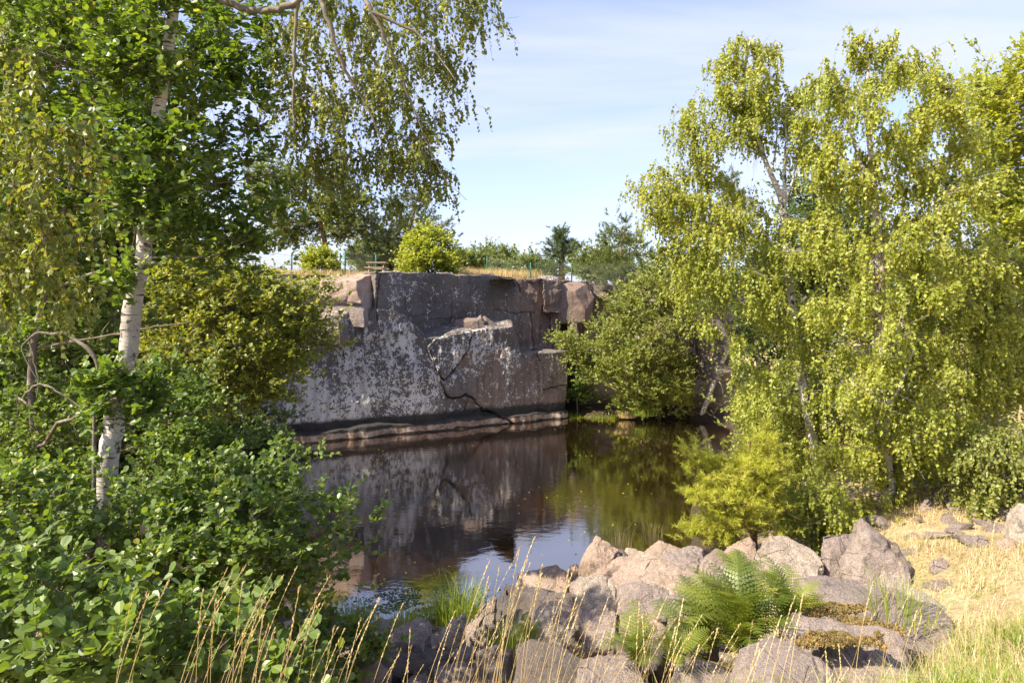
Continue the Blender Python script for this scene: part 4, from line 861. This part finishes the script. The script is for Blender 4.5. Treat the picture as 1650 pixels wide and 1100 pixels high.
tree('alder_shrub', 'small alder shoots growing between the stones near the water', 'shrub', [(560,1110,.012),(565,1070,.008),(570,1040,.005)], 6.6,
     [([(470,1010),(520,995),(560,1000),(610,1010),(612,1040),(580,1085),(480,1110)],6.6,.5,26,.2)], 'alder', LM['alder'], 2300, .056, BARK_A, seed=63, limb_r=.008, pick=150)

# ------------------------------------------------------------------ ferns
def frond_mesh(L, seed, rn):
    r = np.random.default_rng(seed); n = 20; V = []; Fc = []; rv = []
    t = np.linspace(0, 1, n+1); cz = .35*L*np.sin(t*math.pi*.62)**.9-.35*L*t**2.4*.55; cy = L*(t-.12*t*t)
    def tri(a, b, c): 
        k = len(V); V.extend([a, b, c]); Fc.append((k, k+1, k+2))
    for i in range(2, n):
        tt = t[i]; w = L*.20*math.sin(min(1, tt*1.5+.12)*math.pi*.5)*(1-tt)**.55*1.5
        o = np.array([0, cy[i], cz[i]]); T = unit(np.array([0, cy[i+1 if i < n else i]-cy[i-1], cz[i+1 if i < n else i]-cz[i-1]]))
        for sg in (-1, 1):
            d = unit(np.array([sg, 0, 0])*1.0+T*.45+np.array([0, 0, -.10+r.normal(0, .07)])); perp = T-d*np.dot(T, d); perp = unit(perp)
            m = 6; gap = L/n*.80
            for j in range(m):     # the pinnules along one pinna
                a = o+d*w*(j/m); b = o+d*w*((j+1)/m); wd = gap*(1-.75*(j/m))*.62
                tri(a, b, a+d*w/m*.75+perp*wd); tri(b, a, a+d*w/m*.75-perp*wd)
            
    for i in range(n):
        a = np.array([0, cy[i], cz[i]]); b = np.array([0, cy[i+1], cz[i+1]]); w = .004*(1-i/n)+.0008
        tri(a+[-w, 0, .001], b+[-w, 0, .001], a+[w, 0, .001]); tri(b+[-w, 0, .001], b+[w, 0, .001], a+[w, 0, .001])
    return mesh_np('frond', V, Fc, LM['fern'], False, dict(rnd=np.full(len(V), rn)))
FR = [frond_mesh(.72, k, (.1, .3, .5, .66, .86)[k]) for k in range(5)]
def fern(px, py, Y, n, sc, lab, seed, up=(.15, 1.0)):
    r = random.Random(seed); p = P(px, py, Y); z = g1(p.x, p.y); root = empty('fern', (p.x, p.y, max(z, p.z)-.02), lab, 'fern', 'ferns among the rocks')
    for k in range(n):
        o = bpy.data.objects.new('frond', FR[(k*3+seed) % 5]); COL.objects.link(o); o.parent = root
        a = k*2.4+r.uniform(-.3, .3); s = sc*r.uniform(.7, 1.1)
        o.matrix_basis = Matrix.Translation((r.uniform(-.05, .05), r.uniform(-.05, .05), 0)) @ Matrix.Rotation(a, 4, 'Z') @ Matrix.Rotation(r.uniform(*up), 4, 'X') @ Matrix.Rotation(r.uniform(-.3, .3), 4, 'Y') @ Matrix.Scale(s, 4)
fern(1195,1045,5.3,34,1.08,'largest fern, a broad clump of arching fronds beside the flat grey rock',1)
fern(1130,1050,5.5,22,.92,'fern clump on the left flank of the largest fern',2)
fern(1262,1005,5.5,16,.82,'fern clump against the flat mossy rock, right of the largest fern',3)
fern(1030,1072,5.2,16,.72,'small pale fern left of the large clump, low between stones',4)
fern(1195,970,6.4,14,.8,'fern growing behind the large clump, close to the pale flat faced rock',5)
fern(852,1040,6.2,6,.45,'tiny fern sprig in the dry stalks near the round topped boulder',6, (.8, 1.3))
fern(1090,1070,4.9,10,.6,'low fern at the bottom, in front of the shaded stones',7)

# ------------------------------------------------------------------ grasses
def blades_np(x, y, z, h, w, lean, az, rnd, bend=.5):
    n = len(x); b = np.stack([x, y, z], 1); d = np.stack([np.cos(az), np.sin(az), 0*az], 1); sd_ = np.stack([-np.sin(az+rng.uniform(-1, 1, n)), np.cos(az+rng.uniform(-1, 1, n)), 0*az], 1)
    up = np.array([0, 0, 1.]); m = b+d*(h*lean*.35)[:, None]+up*(h*.55)[:, None]; tip = b+d*(h*lean*(1+bend))[:, None]+up*(h*np.sqrt(np.clip(1-(lean*.8)**2, .15, 1)))[:, None]
    V = np.stack([b-sd_*w[:, None], b+sd_*w[:, None], m-sd_*w[:, None]*.75, m+sd_*w[:, None]*.75, tip], 1).reshape(-1, 3)
    Fc = (np.array([(0, 1, 3), (0, 3, 2), (2, 3, 4)])[None]+(np.arange(n)*5)[:, None, None]).reshape(-1, 3)
    return V, Fc, np.repeat(rnd, 5)
def grass(name, x, y, h, w, lean, mat, kind='stuff', label=None, cat=None, group=None, z=None):
    n = len(x); z = gz(x, y)-.01 if z is None else z
    V, Fc, r = blades_np(x, y, z, h*rng.uniform(.5, 1.15, n), np.full(n, w), np.abs(rng.normal(0, lean, n)), rng.uniform(0, 6.28, n), np.clip(rng.beta(2, 2, n)+.15*fbm(np.stack([x, y, 0*x], 1)*.9, 2, 4), 0, 1))
    if label:
        o_ = np.array([x.mean(), y.mean(), z.min()]); o = obj(name, mesh_np(name, V-o_, Fc, mat, False, dict(rnd=r)), None, o_); tag(o, label, cat, group)
    else:
        o = obj(name, mesh_np(name, V, Fc, mat, False, dict(rnd=r))); tag(o, kind=kind)
    return o
def scatter(n, x0, x1, y0, y1, dens=None, zmin=.2):
    x = rng.uniform(x0, x1, n); y = rng.uniform(y0, y1, n); k = gz(x, y) > zmin
    if dens is not None: k &= rng.random(n) < dens(x, y)
    return x[k], y[k]
clump = lambda x, y, s=1.4, a=.0, sd_=2: sstep(a-.25, a+.35, fbm(np.stack([x, y, 0*x], 1)*s, 3, sd_))
# sunburnt turf at the right
x, y = scatter(110000, 2.2, 12, 2.2, 12, lambda x, y: np.clip((x-2.9-.15*np.abs(y-5.5))*1.2, .05, 1)*(.12+.88*clump(x, y, 1.9)))
grass('dry_turf', x, y, .12, .0030, .9, LM['straw'])
x, y = scatter(26000, 3.2, 12, 3.0, 9, lambda x, y: clump(x, y, .9, .15, 8))
k_ = rng.random(len(x)) < .45; x, y = x[k_], y[k_]
grass('green_turf', x, y, .10, .0032, .6, LM['grass'])
x, y = scatter(15000, 2.0, 5.2, 2.7, 5.0, lambda x, y: clump(x, y, 1.3, -.05, 12)*np.clip((x-1.2)*.6, 0, 1))
grass('green_meadow_grass', x, y, .28, .0028, .45, LM['grass'])
x, y = scatter(9000, 2.0, 5.4, 2.4, 5.2, lambda x, y: np.clip((x-1.4)*.6, .1, 1))
grass('tangled_straw', x, y, .26, .0018, .8, LM['straw'])
x, y = scatter(22000, -3.2, 3.2, 2.0, 7.5, lambda x, y: clump(x, y, 1.5, .05, 21)*.8)
grass('bank_straw', x, y, .22, .0022, .6, LM['straw'])
x, y = scatter(9000, -3.4, 2.8, 3.0, 9.5, lambda x, y: clump(x, y, 1.7, .2, 33))
grass('bank_green_grass', x, y, .22, .0028, .5, LM['grass'])
# meadow on top of the wall
def topgrass():
    s = rng.uniform(-4.5, cl_s(950), 52000); b = .35+rng.gamma(1.5, 2.2, len(s))+np.clip((s-1.5)/6, 0, 1)*3.2; x = A0[0]+U[0]*s-N[0]*b; y = A0[1]+U[1]*s-N[1]*b
    z = np.maximum(gz(x, y), 6.12)
    px = CX+F*x/y; k = (px > 640) & (px < 950) | ((px <= 600) & (b > 2.2)) | (rng.random(len(s)) < .25)
    x, y, z = x[k], y[k], z[k]
    h = np.where(CX+F*x/y > 740, .62, .24)
    n = len(x); V, Fc, r = blades_np(x, y, z, h*rng.uniform(.5, 1.2, n), np.full(n, .007), np.abs(rng.normal(0, .35, n)), rng.uniform(0, 6.28, n), np.clip(rng.beta(2, 2.6, n), 0, 1))
    tag(obj('wall_top_grass', mesh_np('wall_top_grass', V, Fc, LM['straw'], False, dict(rnd=r))), kind='stuff')
topgrass()
def tuft(px, py, Y, n, h, rad, w, lean, mat, lab, name='grass_tuft', zoff=0):
    p = P(px, py, Y); a = rng.uniform(0, 6.28, n); r = rad*np.sqrt(rng.random(n)); x = p.x+r*np.cos(a); y = p.y+r*np.sin(a)
    zz = np.full(n, p.z)
    V, Fc, rv = blades_np(x, y, zz, h*rng.uniform(.5, 1.1, n), np.full(n, w), np.abs(rng.normal(.1, lean, n)), a+rng.uniform(-.8, .8, n), rng.random(n))
    o = obj(name, mesh_np(name, V-np.array(p), Fc, mat, False, dict(rnd=rv)), None, p); tag(o, lab, 'grass', 'grass tufts by the water'); return o
tuft(740,1003,9.4,360,.62,.32,.005,.32,LM['grass'],'bright green reed tuft beside the light rounded boulder')
tuft(705,1000,9.6,120,.38,.18,.005,.35,LM['grass'],'thin green reed tuft left of the bright one')
tuft(655,1010,9.6,200,.32,.22,.004,.4,LM['grass'],'short yellow green tuft at the water line')
tuft(572,1015,9.8,420,.42,.36,.003,.4,LM['alder'],'feathery dark green tuft at the edge of the water weed')
tuft(1040,668,29.3,420,.55,.55,.018,.5,LM['grass'],'sunlit grass tuft on the far shore under the shrub')
tuft(1010,672,29.6,220,.35,.4,.016,.6,LM['straw'],'rusty grass tuft on the far shore beside the green one')
tuft(925,680,30.6,420,.5,.7,.018,.7,LM['fern'],'mossy grass mound past the cliff corner')
tuft(975,676,30.2,300,.35,.6,.018,.7,LM['fern'],'low shaded grass mound between the corner and the shrub')
tuft(820,1060,6.5,160,.42,.22,.004,.3,LM['grass'],'green grass tuft below the pinkish stone')
tuft(1000,885,9.4,60,.42,.16,.003,.3,LM['straw'],'dry reeds standing behind the small pale stone')
tuft(1052,880,9.6,30,.42,.16,.003,.3,LM['straw'],'sparse dry reeds behind the rounded pink rock')
tuft(545,545,27.3,260,.6,.35,.012,.7,LM['straw'],'tan grass hanging from the quarry step')
tuft(540,470,27.6,260,.4,.8,.012,.6,LM['straw'],'tan grass on the top step of the quarry corner')
tuft(1445,1000,5.6,110,.45,.28,.003,.45,LM['grass'],'long green grass on the mossy rock')
tuft(1500,900,8.3,260,.28,.5,.003,.6,LM['straw'],'tan grass behind the low grey pink rock')
# tall seeding stalks
def stalk_pair(k):
    r = np.random.default_rng(100+k); H = 1.0; lean = r.uniform(.05, .34); n = 9; t = np.linspace(0, 1, n)
    pts = np.stack([lean*t**1.9, .04*r.normal()*t, H*(t-.10*lean*t**3)], 1); tb = Tubes(); tb.add(pts, np.linspace(.0017, .0008, n), 3)
    stem = mesh_np('stem', np.concatenate(tb.V), np.concatenate(tb.F), STRAW_STEM, True)
    m = 44; tt = 1-.30*r.random(m)**1.1; p = np.stack([np.interp(tt, t, pts[:, j]) for j in range(3)], 1)
    ax = np.stack([lean*1.6+r.normal(0, .18, m), r.normal(0, .18, m), np.ones(m)], 1); nm = r.normal(0, 1, (m, 3))
    V, Fc, rv = leaves_np(p, ax, nm, r.uniform(.010, .022, m), 'spike', r.uniform(.45, 1, m)*.93)
    sc = V.copy(); head = mesh_np('seed_head', sc, Fc, LM['straw'], False, dict(rnd=rv)); return stem, head
mm = M('straw_stem'); mm.surf((.46, .34, .14), .6); STRAW_STEM = mm.m
ST = [stalk_pair(k) for k in range(9)]
def stalks(px0, px1, ytop0, ytop1, Y, n, lab, seed, scale=1.0):
    r = random.Random(seed); cx = (px0+px1)/2; X = (cx-CX)/F*Y; z = g1(X, Y); root = empty('seeding_grass', (X, Y, z), lab, 'grass', 'clumps of tall dry seeding grass')
    for k in range(n):
        px = r.uniform(px0, px1); Yk = Y+r.uniform(-.25, .25); x = (px-CX)/F*Yk; zb = g1(x, Yk)-.02; top = EYE-(r.uniform(ytop0, ytop1)-HY)/F*Yk; H = max(.25, top-zb)
        st, hd = ST[r.randrange(9)]; o = bpy.data.objects.new('stalk', st); COL.objects.link(o); o.parent = root
        a = r.uniform(-.9, .9); wsc = H*.55+.45
        o.matrix_basis = Matrix.Translation((x-.18*H-X, Yk-Y, zb-z)) @ Matrix.Rotation(a, 4, 'Z') @ Matrix.Diagonal((H, 1.0 if H < 1 else H, H, 1))
        h = bpy.data.objects.new('seed_head', hd); COL.objects.link(h); h.parent = o
for i, (a, b, t0, t1, Y, n, lab) in enumerate([
    (228,262,885,1000,2.9,4,'leftmost pair of tall stalks over the alder leaves'), (330,400,890,1010,2.9,7,'tall stalks over the alder leaves, second clump from the left'),
    (390,450,890,960,3.1,9,'tallest straw clump in front of the alder shrub'), (440,520,930,1040,2.8,11,'leaning straw clump right of the tallest one'),
    (520,600,960,1060,3.0,8,'loose straw stalks in front of the alder shoots'), (600,690,985,1060,3.1,7,'short straw stalks in front of the arched rock'),
    (700,770,960,1050,3.2,7,'straw stalks in front of the light rounded boulder'), (770,840,880,1020,3.3,12,'fine straw stalks rising over the reed tuft'),
    (830,900,870,1010,3.3,13,'straw stalks crossing the dark slab'), (890,950,900,1030,3.1,12,'straw stalks crossing the round topped boulder'),
    (950,1010,960,1060,3.0,9,'straw stalks left of the small fern'), (1020,1080,960,1050,3.0,9,'golden stalks in front of the small fern'),
    (1080,1140,980,1060,2.9,10,'pale seed heads in front of the large fern'), (1140,1230,1000,1060,2.7,9,'long arching seed head in front of the large fern'),
    (1240,1310,930,1050,2.8,8,'bundle of pale stalks right of the large fern'), (1400,1420,930,980,3.4,2,'lone thin stalk in front of the mossy rock'),
    (1450,1530,860,1000,3.6,7,'thin stalks in the meadow left of the big boulder'), (1560,1640,840,980,3.8,8,'thin pale stalks below the big boulder at the right edge'),
    (1300,1420,1040,1090,2.6,8,'short stalks at the bottom on the mossy slab')]):
    stalks(a, b, t0, t1, Y, n, lab, 200+i)
# moss cushions on the flat rocks
def moss(px, py, Y, rx, ry, lab, seed):
    r = np.random.default_rng(seed); n = 5200; p = P(px, py, Y); a = r.uniform(0, 6.28, n); q = np.sqrt(r.random(n)); f = 1+.3*np.sin(a*3+seed)+.15*np.sin(a*7)
    x = rx*q*np.cos(a)*f; y = ry*q*np.sin(a)*f; z = .03*np.sqrt(np.clip(1-q*q, 0, 1))+.012*fbm(np.stack([x, y, 0*x], 1)*25, 2, seed)
    pos = np.stack([x, y, z], 1); V, Fc, rv = leaves_np(pos, r.normal(0, .6, (n, 3))+[0, 0, 1], r.normal(0, 1, (n, 3)), r.uniform(.012, .026, n), 'rhomb', np.clip(r.beta(2, 2, n)+.25*fbm(pos*8, 2, 3), 0, 1))
    o = obj('moss_cushion', mesh_np('moss_cushion', V, Fc, LM['moss'], False, dict(rnd=rv)), None, p); tag(o, lab, 'moss', 'moss cushions on the flat rocks')
moss(1335,985,5.5,.25,.14,'brown moss cushion on the flat grey rock beside the fern',1)
moss(1400,1015,5.1,.20,.16,'tan moss patch on the broad slab, right one',2)
moss(1345,1035,4.75,.28,.10,'long golden moss patch across the broad slab',3)
# water weed
def weed():
    n = 2600; a = rng.normal(0, 1, (n, 2)); x = -1.75+a[:, 0]*.55; y = 11.2+a[:, 1]*.55; k = (gz(x, y) < -.02) & (fbm(np.stack([x, y, 0*x], 1)*4, 2, 6) > -.15); x, y = x[k], y[k]; n = len(x)
    V, Fc, rv = leaves_np(np.stack([x, y, np.full(n, .006)], 1), np.stack([rng.normal(0, 1, n), rng.normal(0, .5, n), 0*x], 1), np.tile([0., 0, 1], (n, 1))+rng.normal(0, .15, (n, 3)), rng.uniform(.02, .06, n), 'rhomb', rng.random(n)*.4)
    tag(obj('water_weed', mesh_np('water_weed', V, Fc, LM['alder_dark'], False, dict(rnd=rv))), kind='stuff')
weed()

def floating():
    n = 520; x = rng.uniform(-5, 7, n); y = rng.uniform(11.5, 29, n); k = (gz(x, y) < -.05) & (fbm(np.stack([x, y, 0*x], 1)*.5, 2, 16) > .0); x, y = x[k], y[k]; n = len(x)
    V, Fc, rv = leaves_np(np.stack([x, y, np.full(n, .005)], 1), np.stack([rng.normal(0, 1, n), rng.normal(0, 1, n), 0*x], 1), np.tile([0., 0, 1], (n, 1)), rng.uniform(.025, .06, n), 'rhomb', rng.uniform(.3, 1, n))
    tag(obj('floating_leaves', mesh_np('floating_leaves', V, Fc, LM['birch'], False, dict(rnd=rv))), kind='stuff')
floating()
# ------------------------------------------------------------------ fence, trestle
def fence(points, H, lab, mesh=True):
    p0 = points[0]; root = empty('chain_link_fence', (p0[0], p0[1], 6.1), lab, 'fence'); O = np.array(root.location)
    for (x, y) in points:
        t = Tubes(); zb = max(g1(x, y), 5.7); t.add(np.array([(x, y, zb-.1), (x, y, zb+H*.6), (x, y, zb+H), (x, y, zb+H+.01)])-O, [.035, .035, .035, .002], 8); t.obj('post', POST, root)
    t = Tubes()
    for (a, b) in zip(points[:-1], points[1:]):
        L = math.hypot(b[0]-a[0], b[1]-a[1]); n = int(L/.11); S = []
        za, zb = max(g1(*a), 5.7), max(g1(*b), 5.7)
        for i in range(-int(H/.11), n):
            for sg in (0, 1):
                s0 = i*.11; s1 = s0+H; c0, c1 = max(0, s0), min(L, s1)
                if c1 <= c0: continue
                h0, h1 = c0-s0, c1-s0
                if sg: h0, h1 = H-h0, H-h1
                f = lambda s, h: (a[0]+(b[0]-a[0])*s/L, a[1]+(b[1]-a[1])*s/L, za+(zb-za)*s/L+h)
                q0, q1 = np.array(f(c0, h0)), np.array(f(c1, h1)); S.append([q0-O, (q0+q1)/2-O, q1-O])
        S = np.array(S)
        if len(S): t.many(S, np.full((len(S), 3), .0022))
    o = t.obj('wire_mesh', WIRE, root); o['kind'] = 'stuff'
def at(px, Y): return ((px-CX)/F*Y, Y)
fence([at(400,31), at(470,31), at(548,31.2)], 1.15, 'chain link fence on the wall top left of the yellow bush')
fence([at(556,31.4), at(606,31.6)], 1.2, 'short chain link fence beside the wooden trestle')
fence([at(785,35), at(855,33.5), at(921,34.5), at(1030,35)], 1.35, 'fence with green posts along the rim at the right half of the wall')
def metal_gate():
    p = P(1032,445,34); root = empty('metal_gate', (p.x-.5, p.y, g1(p.x, p.y)), 'blue green painted metal gate half hidden by the pale green pine', 'gate'); O = np.array(root.location)
    for dx_ in (0, .5, 1.0):
        t = Tubes(); t.add(np.array([(dx_, 0, 0), (dx_, 0, .6), (dx_, 0, 1.25)]), [.03]*3, 6); t.obj('upright', POST, root)
    for z in (.3, .75, 1.2):
        t = Tubes(); t.add(np.array([(0, .01, z), (.5, .01, z), (1., .01, z)]), [.022]*3, 6); t.obj('rail', POST, root)
metal_gate()
def green_post():
    p = P(1553,745,13.5); q = P(1556,610,13.5); z = g1(p.x, p.y); t = Tubes(); t.add([(0, 0, -.1), (0, 0, (q.z-z)*.5), (0.01, 0, q.z-z), (.01, 0, q.z-z+.01)], [.04, .04, .04, .002], 8)
    t.V[0] = t.V[0]; o = t.obj('fence_post', POST); o.location = (p.x, p.y, z); tag(o, 'dark green metal post standing among the birch leaves at the right', 'post')
green_post()
def trestle():
    p = P(608,438,29); z0 = 6.14; root = empty('picnic_table', (p.x, p.y, z0), 'weathered wooden picnic table on the wall top by the fence', 'table')
    def board(name, c, s, ry=0, rx=0):
        bm = bmesh.new(); bmesh.ops.create_cube(bm, size=1); bmesh.ops.scale(bm, vec=s, verts=bm.verts); bmesh.ops.bevel(bm, geom=list(bm.edges), offset=.006, segments=1, affect='EDGES')
        me = bpy.data.meshes.new(name); bm.to_mesh(me); bm.free(); me.materials.append(WOOD); o = obj(name, me, root, c); o.rotation_euler = (rx, ry, 0); return o
    for dy_ in (-.30, -.15, 0, .15, .30): board('plank', (0, dy_, .68), (1.25, .13, .04))
    for sy in (-1, 1):
        for k in (0, 1): board('seat_plank', (0, sy*(.62+.15*k), .42), (1.25, .13, .04))
    for sx in (-.45, .45):
        for sy in (-1, 1): board('leg', (sx, sy*.34, .33), (.05, .09, .76), rx=sy*.42)
        board('crossbar', (sx+.06, 0, .38), (.05, 1.5, .08))
    root.scale = (.66, .85, .9)
trestle()
